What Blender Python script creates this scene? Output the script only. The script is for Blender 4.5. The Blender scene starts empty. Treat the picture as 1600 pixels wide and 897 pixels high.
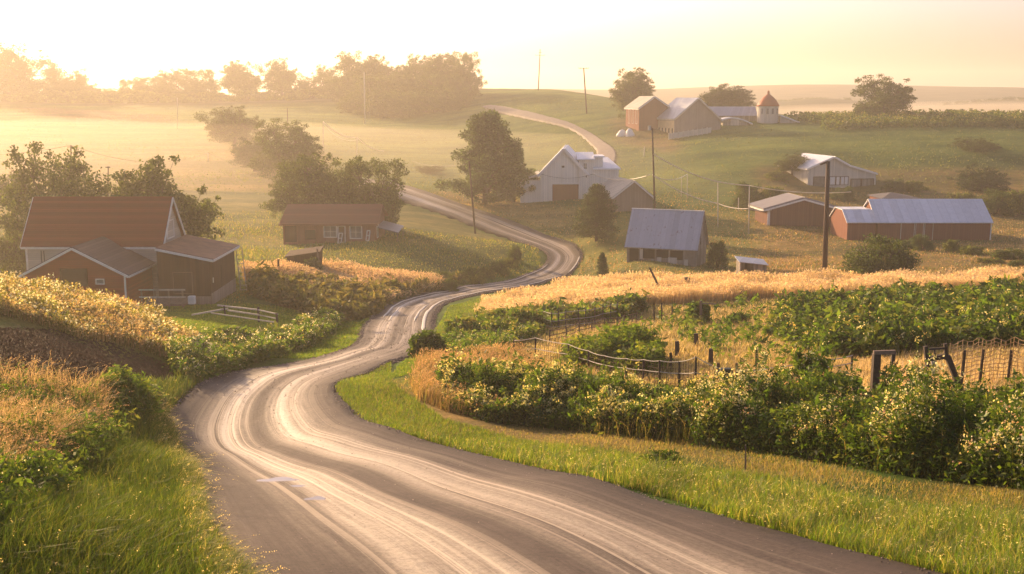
import bpy, math, random
import numpy as np
from math import radians, sin, cos, pi
R = np.random.RandomState(7)
random.seed(7)
C = bpy.context.scene.collection
sc = bpy.context.scene

# ------------------------------------------------------------------ camera model
F = 1700.0; CX = 800.0; CY = 448.5; HOR = 150.0
PITCH = math.atan((CY - HOR) / F)
def rowtan(py):
    """z per metre forward for a photo row (negative = below the eye) at the centre column"""
    return math.tan(math.atan((CY - py) / F) - PITCH)
def dirs(px, py):
    px = np.asarray(px, float); py = np.asarray(py, float)
    x = (px - CX) / F; y = (CY - py) / F
    fy = np.cos(PITCH) + y * np.sin(PITCH)
    fz = -np.sin(PITCH) + y * np.cos(PITCH)
    return x / fy, fz / fy                      # per metre of Y
def P(px, py, Y):
    a, b = dirs(px, py)
    return np.array([a * Y, Y + 0 * a, b * Y])
def proj(x, y, z):
    d = y * np.cos(PITCH) - z * np.sin(PITCH)
    v = y * np.sin(PITCH) + z * np.cos(PITCH)
    d = np.maximum(d, 1e-3)
    return CX + F * x / d, CY - F * v / d

# ------------------------------------------------------------------ terrain
CTRL = """
-600,897,10;0,897,11;200,897,12.5;370,897,13.5;900,897,14;1450,897,14;1600,897,13.5;2200,897,12.5
-600,1300,6;0,1300,7;800,1300,7.5;1600,1300,7;2200,1300,6.5
0,750,17;280,750,22;600,750,23;910,752,22;1300,760,20.5;1600,770,19;2200,770,18;-600,740,16
1200,828,17.5;1029,783,20.5;800,723,26;658,690,29.5;572,661,33;530,610,40;575,585,45;640,559,52;676,518,72;678,493,84;696,474,95;738,463,103;800,452,112;863,438,124;888,430,130;908,400,147
307,755,22.5;275,697,28;255,657,33;271,635,36;313,605,41;351,585,45;400,578,47;488,563,51;540,548,56;560,533,63;575,503,78;600,480,91;638,465,101;701,452,111;800,438,122;845,420,134;858,403,143;845,390,150;800,375,156;751,358,162;701,338,169;633,315,179
883,380,156;800,345,171;701,313,183;633,293,195
0,640,24;130,620,28;200,590,33;-500,640,22
0,535,35;150,560,38;270,595,41;-500,530,32
0,480,44;130,500,46;250,535,47.5;330,562,48;-500,470,42
0,456,49;130,475,51;230,505,53;300,538,53;-500,450,48
0,500,72;100,492,76;230,482,80;380,473,84;300,500,70;400,520,66;450,540,60;-500,490,74
470,480,85;450,450,95;440,424,102;600,434,107;700,440,113;500,408,114;650,408,120;780,385,143;440,384,128;600,383,128;380,420,100;100,420,110;-400,400,110
360,345,152;200,335,158;0,350,150;-400,350,150
0,300,190;200,290,200;400,290,205;550,300,195;-400,300,190
0,250,250;200,250,255;400,250,255;600,250,255;-400,250,250
0,200,330;300,200,335;600,205,335;0,168,420;300,168,425;600,175,400;-400,190,350
0,152,470;300,151,475;450,151,470;550,150,450;650,147,435;745,141,430;800,139.5,430;880,141,415;950,152,390;-400,150,470
765,166,375;850,186,330;930,214,290;950,240,258;720,200,340;720,250,262;800,250,258;850,225,290;640,280,215;770,300,200
0,166,600;300,166,600;600,166,600;800,158,560;950,170,520;-600,170,600
900,350,166;932,372,151;890,312,186;990,330,174;980,411,125;1103,416,124;1040,380,145;940,432,125;1100,360,162;1200,350,167;1100,300,200;1230,330,182;1322,375,151;1550,375,151;1440,402,130;1600,402,130;1600,330,182;1430,434,110;1290,428,105;1600,435,99;1175,438,108;1100,442,103;1000,452,100;870,467,97;770,480,92;740,500,82
2100,435,99;2100,375,151;2100,300,205;2100,200,280
760,512,75;850,500,79;1000,484,84;1200,482,82;1400,474,80;1600,464,80;1000,530,62;1200,540,56;1400,545,50;1600,545,46;2100,545,42
800,558,54;700,562,53;900,580,47;1150,612,39;1290,612,37;1450,620,32.5;1600,632,28;650,602,41.5;800,665,33.5;950,678,31;1090,700,27.5;1300,732,23.5;1500,757,20.5
1000,196,298;1060,209,284;1150,192,300;1230,194,295;1020,163,365;1120,172,345;1220,182,322;1400,186,312;1600,186,312;1400,200,272;1600,200,272;1250,216,256;1400,232,240;1600,232,240;1100,242,240;1200,262,220;1313,298,209;1400,282,214;1600,282,214;1020,262,232;1000,238,258
1000,190,470;1200,200,450;1400,200,450;1600,200,450;2100,190,450;1400,192,640;1600,190,640;1150,190,640
1100,165,850;1190,162,850;1270,154,850;1340,158,850;1420,170,850;1490,163,830;1560,158,830;1640,160,830;2200,165,850
1100,172,980;1300,172,980;1500,172,980;1700,172,980
-600,150,1250;0,150,1250;600,148,1250;850,139,1250;1100,139,1250;1250,137.5,1250;1400,139,1250;1600,138.5,1250;2200,139,1250
-600,160,1700;400,160,1700;1000,155,1700;1600,155,1700;2200,155,1700;0,155,2800;800,155,2800;1600,155,2800
"""
K = 8.0
ctrl = np.array([[float(v) for v in t.split(',')] for l in CTRL.split() for t in l.split(';') if t])
c3 = P(ctrl[:, 0], ctrl[:, 1], ctrl[:, 2]).T
def warp(x, y):
    yc = np.maximum(y, 0.0)
    return x / (yc + K) * 2.2, np.log(yc + K)
cu, cw = warp(c3[:, 0], c3[:, 1])
ct = c3[:, 2] / (c3[:, 1] + K)
def _phi(r2): return 0.5 * r2 * np.log(r2 + 1e-12)
n = len(cu)
A = np.zeros((n + 3, n + 3))
A[:n, :n] = _phi((cu[:, None] - cu) ** 2 + (cw[:, None] - cw) ** 2) + np.eye(n) * 3e-4
A[:n, n] = 1; A[:n, n + 1] = cu; A[:n, n + 2] = cw; A[n:, :n] = A[:n, n:].T
SOL = np.linalg.solve(A, np.concatenate([ct, [0, 0, 0]]))
def h_exact(x, y):
    x = np.asarray(x, float); y = np.asarray(y, float); sh = x.shape
    x = x.ravel(); y = y.ravel(); out = np.empty(len(x))
    for i in range(0, len(x), 20000):
        u, w = warp(x[i:i+20000], y[i:i+20000])
        u = np.clip(u, -3.2, 3.2)
        r2 = (u[:, None] - cu) ** 2 + (w[:, None] - cw) ** 2
        t = _phi(r2) @ SOL[:n] + SOL[n] + SOL[n+1] * u + SOL[n+2] * w
        yy = np.maximum(y[i:i+20000], 0) + K
        xx = x[i:i+20000]; yb = y[i:i+20000]
        b = (np.sin(xx*.9+1.3*np.sin(yb*.31)) * np.sin(yb*.7+xx*.2) * .05 + np.sin(xx*.23+2)*np.sin(yb*.19+xx*.05)*.10)
        out[i:i+20000] = t * yy + b * np.clip(yb/30, .3, 1.0)
    return out.reshape(sh)

# grid that the ground mesh uses; heights are read back from it, so things stand on the mesh
NU, NW = 521, 520
WMIN, WMAX = math.log(K), math.log(2700 + K)
gu = np.linspace(-3.1, 3.1, NU); gw = np.linspace(WMIN, WMAX, NW)
GY = np.exp(gw) - K
GX = gu[None, :] / 2.2 * (GY[:, None] + K)
GYY = np.repeat(GY[:, None], NU, 1)
GZ = h_exact(GX, GYY)
def h(x, y):
    u, w = warp(np.asarray(x, float), np.asarray(y, float))
    fu = np.clip((u - gu[0]) / (gu[1] - gu[0]), 0, NU - 1.001); fw = np.clip((w - WMIN) / (gw[1] - gw[0]), 0, NW - 1.001)
    iu = fu.astype(int); iw = fw.astype(int); a = fu - iu; b = fw - iw
    return (GZ[iw, iu]*(1-a)*(1-b) + GZ[iw, iu+1]*a*(1-b) + GZ[iw+1, iu]*(1-a)*b + GZ[iw+1, iu+1]*a*b)
def hit(px, py, ymin=5, ymax=1500):
    """point of the ground seen at a photo pixel (first crossing beyond ymin)"""
    a, b = dirs(px, py)
    ys = np.exp(np.linspace(math.log(ymin), math.log(ymax), 6000))
    d = b * ys - h(a * ys, ys)
    k = np.where(d <= 0)[0]
    k = k[0] if len(k) else len(ys) - 1
    y = ys[k]
    if 0 < k: 
        t = d[k-1] / (d[k-1] - d[k] + 1e-9); y = ys[k-1] + (ys[k] - ys[k-1]) * min(max(t, 0), 1)
    x = a * y
    return np.array([x, y, float(h(x, y))])
def on(px, Y):
    """ground point in photo column px at forward distance Y"""
    x = (px - CX) / F * (Y * cos(PITCH) + 0.17 * 12)
    for _ in range(3):
        z = float(h(x, Y)); x = (px - CX) / F * (Y * cos(PITCH) - z * sin(PITCH))
    return np.array([x, Y, float(h(x, Y))])

# ------------------------------------------------------------------ mesh helpers
ORG = {}
def mesh_np(name, V, faces_flat, counts, mat=None, parent=None, smooth=False, col=None, uv=None):
    me = bpy.data.meshes.new(name)
    V = np.ascontiguousarray(V, np.float32)
    me.vertices.add(len(V)); me.vertices.foreach_set('co', V.ravel())
    ff = np.ascontiguousarray(faces_flat, np.int32); cn = np.ascontiguousarray(counts, np.int32)
    me.loops.add(len(ff)); me.loops.foreach_set('vertex_index', ff)
    me.polygons.add(len(cn)); st = np.concatenate([[0], np.cumsum(cn)[:-1]]).astype(np.int32)
    me.polygons.foreach_set('loop_start', st)
    me.polygons.foreach_set('loop_total', cn)
    if smooth: me.polygons.foreach_set('use_smooth', np.ones(len(cn), bool))
    if col is not None:
        a = me.color_attributes.new('Col', 'FLOAT_COLOR', 'POINT')
        c4 = np.ones((len(V), 4), np.float32); c4[:, :3] = col
        a.data.foreach_set('color', c4.ravel())
    if uv is not None:
        l = me.uv_layers.new(name='UVMap'); l.data.foreach_set('uv', np.ascontiguousarray(uv[ff], np.float32).ravel())
    me.update(calc_edges=True); me.validate()
    o = bpy.data.objects.new(name, me); C.objects.link(o)
    if mat: me.materials.append(mat)
    if parent is not None: o.parent = parent
    return o
class MB:
    """collects simple solids into one mesh"""
    def __init__(s): s.v = []; s.f = []; s.n = 0
    def add(s, vs, fs):
        s.v += [tuple(map(float, v)) for v in vs]; s.f += [[i + s.n for i in f] for f in fs]; s.n += len(vs); return s
    def hexa(s, p):   # 8 points: bottom 4 then top 4
        return s.add(p, [(0,3,2,1),(4,5,6,7),(0,1,5,4),(1,2,6,5),(2,3,7,6),(3,0,4,7)])
    def box(s, o, ax, ay, az):
        o, ax, ay, az = map(np.array, (o, ax, ay, az))
        return s.hexa([o, o+ax, o+ax+ay, o+ay, o+az, o+ax+az, o+ax+ay+az, o+ay+az])
    def beam(s, a, b, w, d=None):
        a = np.array(a, float); b = np.array(b, float); d = d or w
        t = (b-a)/np.linalg.norm(b-a); up = np.array([0,0,1.]) if abs(t[2]) < .9 else np.array([0,1.,0])
        s1 = np.cross(t, up); s1 /= np.linalg.norm(s1); s2 = np.cross(s1, t)
        q = [(-1,-1),(1,-1),(1,1),(-1,1)]
        return s.hexa([a+s1*i*w/2+s2*j*d/2 for i,j in q]+[b+s1*i*w/2+s2*j*d/2 for i,j in q])
    def tube(s, pts, rad, k=7):
        pts = [np.array(p, float) for p in pts]; m = len(pts)
        if np.isscalar(rad): rad = [rad]*m
        vs = []; 
        for i, p in enumerate(pts):
            t = pts[min(i+1,m-1)]-pts[max(i-1,0)]; t /= np.linalg.norm(t)+1e-9
            up = np.array([1.,0,0]) if abs(t[0]) < .9 else np.array([0,1.,0])
            a = np.cross(t, up); a /= np.linalg.norm(a); b = np.cross(t, a)
            for j in range(k):
                th = 2*pi*j/k; vs.append(p + (a*cos(th)+b*sin(th))*rad[i])
        fs = [(i*k+j, i*k+(j+1)%k, (i+1)*k+(j+1)%k, (i+1)*k+j) for i in range(m-1) for j in range(k)]
        fs += [tuple(range(k))[::-1], tuple((m-1)*k+j for j in range(k))]
        return s.add(vs, fs)
    def poly(s, front, e):  # extruded polygon
        e = np.array(e, float); m = len(front); fr = [np.array(p, float) for p in front]
        return s.add(fr+[p+e for p in fr], [tuple(range(m)), tuple(range(2*m-1, m-1, -1))]+[(i, i+m, (i+1)%m+m, (i+1)%m) for i in range(m)])
    def build(s, name, mat, parent=None, origin=None, bevel=0, smooth=False):
        me = bpy.data.meshes.new(name); v = np.array(s.v)
        if origin is None: origin = (0,0,0) if parent is not None else (v[:,0].mean(), v[:,1].mean(), v[:,2].min())
        og = np.array(origin); 
        if parent is not None: og = np.array(ORG.get(parent.name, (0,0,0)))
        me.from_pydata([tuple(p-og) for p in v], [], s.f); me.materials.append(mat)
        import bmesh
        bm = bmesh.new(); bm.from_mesh(me); bmesh.ops.recalc_face_normals(bm, faces=bm.faces)
        if bevel: bmesh.ops.bevel(bm, geom=list(bm.edges), offset=bevel, segments=1, affect='EDGES')
        bm.to_mesh(me); bm.free()
        if smooth:
            for p in me.polygons: p.use_smooth = True
        o = bpy.data.objects.new(name, me); C.objects.link(o)
        if parent is not None: o.parent = parent
        else: o.location = tuple(map(float, og))
        ORG[o.name] = tuple(map(float, og))
        return o
def tag(o, label=None, cat=None, group=None, kind=None):
    if label: o['label'] = label
    if cat: o['category'] = cat
    if group: o['group'] = group
    if kind: o['kind'] = kind
    return o
def thing(name, label, cat, loc, group=None):
    o = bpy.data.objects.new(name, None); C.objects.link(o); o.empty_display_size = .2
    o.location = tuple(map(float, loc)); ORG[o.name] = tuple(map(float, loc))
    return tag(o, label, cat, group)
def copy_tree(o, parent=None):
    c = o.copy(); C.objects.link(c); c.parent = parent
    for ch in [x for x in C.objects if x.parent == o]: copy_tree(ch, c)
    return c
def inpoly(px, py, poly):
    r = np.zeros(px.shape, bool); m = len(poly)
    for i in range(m):
        x1, y1 = poly[i]; x2, y2 = poly[(i+1) % m]
        if y1 == y2: continue
        c = ((y1 > py) != (y2 > py)) & (px < (x2-x1)*(py-y1)/(y2-y1)+x1)
        r ^= c
    return r

# ------------------------------------------------------------------ materials
def new_mat(name):
    m = bpy.data.materials.new(name); m.use_nodes = True
    nt = m.node_tree; nt.nodes.clear(); return m, nt, nt.nodes, nt.links
def N(nt, t, **k):
    nd = nt.nodes.new(t)
    for a, b in k.items():
        if a.startswith('i_'): nd.inputs[a[2:].replace('_', ' ')].default_value = b
        else: setattr(nd, a, b)
    return nd
def mapping(nt, scale=(1,1,1), src='Object'):
    tc = N(nt, 'ShaderNodeTexCoord'); mp = N(nt, 'ShaderNodeMapping'); mp.inputs['Scale'].default_value = scale
    nt.links.new(tc.outputs[src], mp.inputs[0]); return mp.outputs[0]
def ramp(nt, fac, stops):
    r = N(nt, 'ShaderNodeValToRGB'); e = r.color_ramp.elements
    while len(e) < len(stops): e.new(.5)
    for i, (p, c) in enumerate(stops): e[i].position = p; e[i].color = (*c, 1) if len(c) == 3 else c
    nt.links.new(fac, r.inputs[0]); return r.outputs[0]
def noise(nt, vec, scale, detail=5, rough=.6, dist=0):
    q = N(nt, 'ShaderNodeTexNoise'); q.inputs['Scale'].default_value = scale; q.inputs['Detail'].default_value = detail
    q.inputs['Roughness'].default_value = rough; q.inputs['Distortion'].default_value = dist
    nt.links.new(vec, q.inputs['Vector']); return q.outputs[0]
def mixc(nt, fac, a, b, mode='MIX'):
    m = N(nt, 'ShaderNodeMix', data_type='RGBA', blend_type=mode)
    for s, v in ((0, fac), (6, a), (7, b)):
        if hasattr(v, 'links'): nt.links.new(v, m.inputs[s])
        else: m.inputs[s].default_value = (*v, 1) if isinstance(v, tuple) and len(v) == 3 else v
    return m.outputs[2]
def math_(nt, op, a, b=0.0, clamp=False):
    m = N(nt, 'ShaderNodeMath', operation=op); m.use_clamp = clamp
    for i, v in enumerate((a, b)):
        if hasattr(v, 'links'): nt.links.new(v, m.inputs[i])
        else: m.inputs[i].default_value = v
    return m.outputs[0]
def out(nt, shader):
    o = N(nt, 'ShaderNodeOutputMaterial'); nt.links.new(shader, o.inputs[0])
def principled(nt, color, rough=.8, spec=.3, normal=None, metallic=0):
    p = N(nt, 'ShaderNodeBsdfPrincipled')
    for k, v in (('Base Color', color), ('Roughness', rough), ('Specular IOR Level', spec), ('Metallic', metallic)):
        if hasattr(v, 'links'): nt.links.new(v, p.inputs[k])
        else: p.inputs[k].default_value = (*v, 1) if isinstance(v, tuple) else v
    if normal is not None: nt.links.new(normal, p.inputs['Normal'])
    return p.outputs[0]
def bump(nt, hgt, strength=.5, dist=.02):
    b = N(nt, 'ShaderNodeBump'); b.inputs['Strength'].default_value = strength; b.inputs['Distance'].default_value = dist
    nt.links.new(hgt, b.inputs['Height']); return b.outputs[0]

def mat_simple(name, col, rough=.8, var=.25, scale=3, spec=.3, metallic=0, bmp=.3, sc3=(1,1,1), src='Object'):
    m, nt, nd, lk = new_mat(name)
    v = mapping(nt, sc3, src); f = noise(nt, v, scale, 6, .65)
    a = tuple(c*(1-var) for c in col); b = tuple(min(1, c*(1+var)) for c in col)
    c = ramp(nt, f, [(.3, a), (.7, b)])
    out(nt, principled(nt, c, rough, spec, bump(nt, f, bmp, .02), metallic)); return m
def mat_board(name, col, horizontal=True, pitch=.18, var=.3, rough=.92, dirt=.25):
    """weathered boards: grooves along z (clapboard) or across (vertical boards)"""
    m, nt, nd, lk = new_mat(name)
    tc = N(nt, 'ShaderNodeTexCoord'); sp = N(nt, 'ShaderNodeSeparateXYZ'); lk.new(tc.outputs['Object'], sp.inputs[0])
    co = sp.outputs[2] if horizontal else math_(nt, 'ADD', sp.outputs[0], math_(nt, 'MULTIPLY', sp.outputs[1], .9))
    q = math_(nt, 'DIVIDE', co, pitch); fr = math_(nt, 'FRACT', q); ix = math_(nt, 'FLOOR', q)
    wn = N(nt, 'ShaderNodeTexWhiteNoise', noise_dimensions='1D'); lk.new(ix, wn.inputs['W'])
    v = mapping(nt, (1.5, 1.5, .25) if not horizontal else (.4, .4, 3)); f = noise(nt, v, 3.0, 7, .7)
    big = noise(nt, mapping(nt, (1,1,1)), .6, 4, .6)
    a = tuple(c*(1-var) for c in col); b = tuple(min(1, c*(1+var)) for c in col)
    c = ramp(nt, math_(nt, 'ADD', math_(nt, 'MULTIPLY', wn.outputs[0], .5), math_(nt, 'MULTIPLY', f, .5)), [(.15, a), (.85, b)])
    c = mixc(nt, ramp(nt, big, [(.45, (0,0,0)), (.75, (dirt,)*3)]), c, (.12, .09, .06))
    gr = ramp(nt, fr, [(0, (0,0,0)), (.1, (1,1,1)), (1, (1,1,1))])
    c = mixc(nt, gr, tuple(x*.35 for x in col), c)
    hg = math_(nt, 'ADD', gr, math_(nt, 'MULTIPLY', f, .4))
    out(nt, principled(nt, c, rough, .25, bump(nt, hg, .6, .02))); return m
def mat_metal_roof(name, col, axis, pitch=.6, rust=.2, rough=.45):
    m, nt, nd, lk = new_mat(name)
    tc = N(nt, 'ShaderNodeTexCoord'); dp = N(nt, 'ShaderNodeVectorMath', operation='DOT_PRODUCT')
    lk.new(tc.outputs['Object'], dp.inputs[0]); dp.inputs[1].default_value = (axis[0], axis[1], 0)
    q = math_(nt, 'DIVIDE', dp.outputs['Value'], pitch); fr = math_(nt, 'FRACT', q); ix = math_(nt, 'FLOOR', q)
    wn = N(nt, 'ShaderNodeTexWhiteNoise', noise_dimensions='1D'); lk.new(ix, wn.inputs['W'])
    v = mapping(nt, (1.2, 1.2, .35)); f = noise(nt, v, 1.6, 7, .7, .4)
    c = ramp(nt, math_(nt, 'ADD', math_(nt, 'MULTIPLY', wn.outputs[0], .25), math_(nt, 'MULTIPLY', f, .75)), [(.1, tuple(x*.7 for x in col)), (.9, tuple(min(1, x*1.2) for x in col))])
    c = mixc(nt, ramp(nt, f, [(.58, (0,0,0)), (.68, (rust,)*3)]), c, (.13, .06, .035))
    rib = ramp(nt, fr, [(0, (1,1,1)), (.08, (0,0,0)), (.92, (0,0,0)), (1, (1,1,1))])
    c = mixc(nt, math_(nt, 'MULTIPLY', rib, .22), c, tuple(x*.45 for x in col))
    out(nt, principled(nt, c, rough, .4, bump(nt, math_(nt, 'ADD', rib, math_(nt, 'MULTIPLY', f, .3)), .5, .03), .25)); return m
def mat_leaf(name, gloss=.08, trans=.45, tint=(1,1,1), rough=.5, glow=(1.8, 1.7, .8)):
    m, nt, nd, lk = new_mat(name)
    at = N(nt, 'ShaderNodeAttribute', attribute_name='Col'); oi = N(nt, 'ShaderNodeObjectInfo')
    v = mapping(nt, (1,1,1)); f = noise(nt, v, .9, 3, .6)
    c = mixc(nt, 1.0, at.outputs['Color'], ramp(nt, f, [(.3, (.72, .74, .7)), (.7, (1.2, 1.18, 1.1))]), 'MULTIPLY')
    c = mixc(nt, 1.0, c, tint, 'MULTIPLY')
    d = N(nt, 'ShaderNodeBsdfDiffuse'); t = N(nt, 'ShaderNodeBsdfTranslucent'); g = N(nt, 'ShaderNodeBsdfGlossy'); g.inputs['Roughness'].default_value = rough
    lk.new(c, d.inputs[0]); 
    c2 = mixc(nt, 1.0, c, glow, 'MULTIPLY'); lk.new(c2, t.inputs[0])
    g.inputs[0].default_value = (.7, .7, .65, 1)
    m1 = N(nt, 'ShaderNodeMixShader'); m1.inputs[0].default_value = trans; lk.new(d.outputs[0], m1.inputs[1]); lk.new(t.outputs[0], m1.inputs[2])
    m2 = N(nt, 'ShaderNodeMixShader'); m2.inputs[0].default_value = gloss; lk.new(m1.outputs[0], m2.inputs[1]); lk.new(g.outputs[0], m2.inputs[2])
    out(nt, m2.outputs[0]); return m
# ------------------------------------------------------------------ camera, world, sun, haze
cam = bpy.data.cameras.new('camera'); cam.lens = 36 * F / 1600; cam.sensor_width = 36; cam.clip_end = 8000; cam.clip_start = .1
co = bpy.data.objects.new('camera', cam); C.objects.link(co); co.rotation_euler = (pi/2 - PITCH, 0, 0); sc.camera = co
SUN_EL, SUN_AZ = 15.0, -37.0      # azimuth measured from the view axis (+Y), negative = left
W = bpy.data.worlds.new('World'); sc.world = W; W.use_nodes = True
nt = W.node_tree; bg = nt.nodes['Background']
sky = nt.nodes.new('ShaderNodeTexSky'); sky.sky_type = 'NISHITA'; sky.sun_disc = False
sky.sun_elevation = radians(SUN_EL); sky.sun_rotation = radians(SUN_AZ); sky.dust_density = 4.0; sky.air_density = 1.2; sky.ozone_density = .6
hs = nt.nodes.new('ShaderNodeMix'); hs.data_type = 'RGBA'; hs.blend_type = 'MULTIPLY'; hs.inputs[0].default_value = 1
tcw = nt.nodes.new('ShaderNodeTexCoord'); spw = nt.nodes.new('ShaderNodeSeparateXYZ'); nt.links.new(tcw.outputs['Generated'], spw.inputs[0])
rw = nt.nodes.new('ShaderNodeValToRGB'); nt.links.new(spw.outputs[2], rw.inputs[0]); nt.links.new(rw.outputs[0], hs.inputs[7])
rw.color_ramp.elements[0].position = .02; rw.color_ramp.elements[0].color = (1.55, 1.55, 2.55, 1)
rw.color_ramp.elements[1].position = .40; rw.color_ramp.elements[1].color = (.72, .72, .96, 1)
nt.links.new(sky.outputs[0], hs.inputs[6]); nt.links.new(hs.outputs[2], bg.inputs[0]); bg.inputs[1].default_value = .095
sun = bpy.data.lights.new('sun', 'SUN'); sun.energy = 5.0; sun.angle = radians(.6); sun.color = (1.0, .68, .36)
so = bpy.data.objects.new('sun', sun); C.objects.link(so)
from mathutils import Vector
sd = Vector((sin(radians(SUN_AZ))*cos(radians(SUN_EL)), cos(radians(SUN_AZ))*cos(radians(SUN_EL)), sin(radians(SUN_EL))))
so.rotation_euler = sd.to_track_quat('Z', 'Y').to_euler(); so.location = (-60, 60, 60)
sc.view_settings.view_transform = 'Standard'; sc.view_settings.look = 'None'; sc.view_settings.gamma = 1; sc.view_settings.exposure = 0.95
sc.cycles.use_denoising = True; sc.cycles.max_bounces = 6; sc.cycles.diffuse_bounces = 3; sc.cycles.glossy_bounces = 2
sc.cycles.transmission_bounces = 5; sc.cycles.transparent_max_bounces = 8; sc.cycles.volume_bounces = 1
sc.cycles.sample_clamp_indirect = 8
HAZE = .00056
def mist(cx, cy, zb, zt, rx, ry, dens, lab):
    m, nt, nd, lk = new_mat('mist_air'); v = N(nt, 'ShaderNodeVolumePrincipled'); v.inputs['Color'].default_value = (1.0, .86, .68, 1)
    v.inputs['Density'].default_value = dens; v.inputs['Anisotropy'].default_value = .45
    o = N(nt, 'ShaderNodeOutputMaterial'); lk.new(v.outputs[0], o.inputs['Volume']); na, nr = 40, 12; V = []; f = []; cn = []
    for i in range(nr+1):
        ph = -pi/2+pi*i/nr
        for j in range(na):
            a = 2*pi*j/na; k = 1+.12*sin(3*a+cx)+.07*sin(7*a)
            V.append((cx+rx*k*cos(ph)*cos(a), cy+ry*k*cos(ph)*sin(a), (zb+zt)/2+(zt-zb)/2*sin(ph)*(1+.06*sin(5*a+i))))
    for i in range(nr):
        for j in range(na): f += [i*na+j, i*na+(j+1)%na, (i+1)*na+(j+1)%na, (i+1)*na+j]; cn.append(4)
    tag(mesh_np('mist', V, f, cn, m, smooth=True), lab, 'mist', kind='stuff')
def make_haze():
    mist(470, 640, -55, -1.5, 520, 230, .0036, 'pale mist bank lying in the far valley behind the cornfield')
    mist(-105, 265, -32, -6, 165, 135, .0018, 'golden mist pooling in the hollow behind the farmhouse')
    m, nt, nd, lk = new_mat('haze_air')
    v = N(nt, 'ShaderNodeVolumePrincipled'); v.inputs['Color'].default_value = (1.0, .91, .78, 1)
    v.inputs['Density'].default_value = HAZE; v.inputs['Anisotropy'].default_value = .5
    o = N(nt, 'ShaderNodeOutputMaterial'); lk.new(v.outputs[0], o.inputs['Volume'])
    b = MB(); zb = float(GZ.min()) - 1.5
    b.box((-4200, -60, zb), (8400, 0, 0), (0, 2900, 0), (0, 0, 62 - zb))
    hz = b.build('haze', m, origin=(0, 0, 0)); tag(hz, 'golden morning haze filling the valley', 'haze', kind='stuff')

# ------------------------------------------------------------------ road
def smooth_curve(pts, nper=14):
    pts = np.array(pts); pts = np.vstack([2*pts[0]-pts[1], pts, 2*pts[-1]-pts[-2]]); res = []
    for i in range(1, len(pts)-2):
        p0, p1, p2, p3 = pts[i-1:i+3]
        for t in np.linspace(0, 1, nper, endpoint=False):
            res.append(.5*((2*p1)+(-p0+p2)*t+(2*p0-5*p1+4*p2-p3)*t*t+(-p0+3*p1-3*p2+p3)*t**3))
    res.append(pts[-2]); return np.array(res)
def edge(lst):
    return smooth_curve([hit(a, b)[:2] for a, b in lst])
def resample(c, m):
    s = np.concatenate([[0], np.cumsum(np.linalg.norm(np.diff(c, axis=0), axis=1))]); t = np.linspace(0, s[-1], m)
    return np.stack([np.interp(t, s, c[:, k]) for k in range(2)], 1)
def pair(L, Rr):
    L = resample(L, 700); Rr = resample(Rr, 700); i = j = 0; prs = [(0, 0)]
    while i < 699 or j < 699:
        opts = []
        if i < 699: opts.append((np.linalg.norm(L[i+1]-Rr[j]), i+1, j))
        if j < 699: opts.append((np.linalg.norm(L[i]-Rr[j+1]), i, j+1))
        if i < 699 and j < 699: opts.append((np.linalg.norm(L[i+1]-Rr[j+1])*.999, i+1, j+1))
        _, i, j = min(opts); prs.append((i, j))
    pr = np.array(prs); A_ = L[pr[:, 0]]; B_ = Rr[pr[:, 1]]
    k = np.linspace(0, len(pr)-1, 420); idx = np.arange(len(pr))
    A_ = np.stack([np.interp(k, idx, A_[:, q]) for q in range(2)], 1); B_ = np.stack([np.interp(k, idx, B_[:, q]) for q in range(2)], 1)
    ker = np.ones(9)/9
    def sm(a):
        p = np.vstack([np.repeat(a[:1], 4, 0), a, np.repeat(a[-1:], 4, 0)]); return np.stack([np.convolve(p[:, q], ker, 'valid') for q in range(2)], 1)
    return sm(A_), sm(B_)
LE = [(470,1090),(372,897),(330,835),(309,765),(288,715),(275,697),(255,657),(271,635),(313,605),(351,585),(400,578),(488,563),(540,548),(560,533),(566,515),(575,503),(600,480),(638,465),(701,452),(755,446),(800,438),(845,420),(858,403),(845,390),(800,375),(751,358),(701,338),(633,315),(600,305),(560,298)]
RE = [(2050,1060),(1452,897),(1200,828),(1029,783),(929,755),(800,723),(658,690),(572,661),(530,625),(523,608),(530,598),(575,585),(640,559),(668,540),(676,518),(678,493),(696,474),(738,463),(800,452),(863,438),(888,430),(908,402),(903,390),(883,378),(800,346),(701,313),(633,291),(600,284),(560,280)]
RL, RR = pair(edge(LE), edge(RE))
UL = [(752,167),(800,180),(850,190),(888,200),(910,213),(928,230),(933,240),(925,258),(905,275),(895,300)]
UR = [(766,165),(800,170),(875,188),(900,197),(930,213),(955,230),(962,241),(958,258),(945,275),(935,300)]
UL, UR = pair(edge(UL), edge(UR))
road_poly = [tuple(p) for p in np.vstack([RL[::3], RR[::-3]])]; up_poly = [tuple(p) for p in np.vstack([UL[::6], UR[::-6]])]
def on_road(x, y, marg=0): 
    return inpoly(x, y, road_poly) | inpoly(x, y, up_poly)
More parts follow.
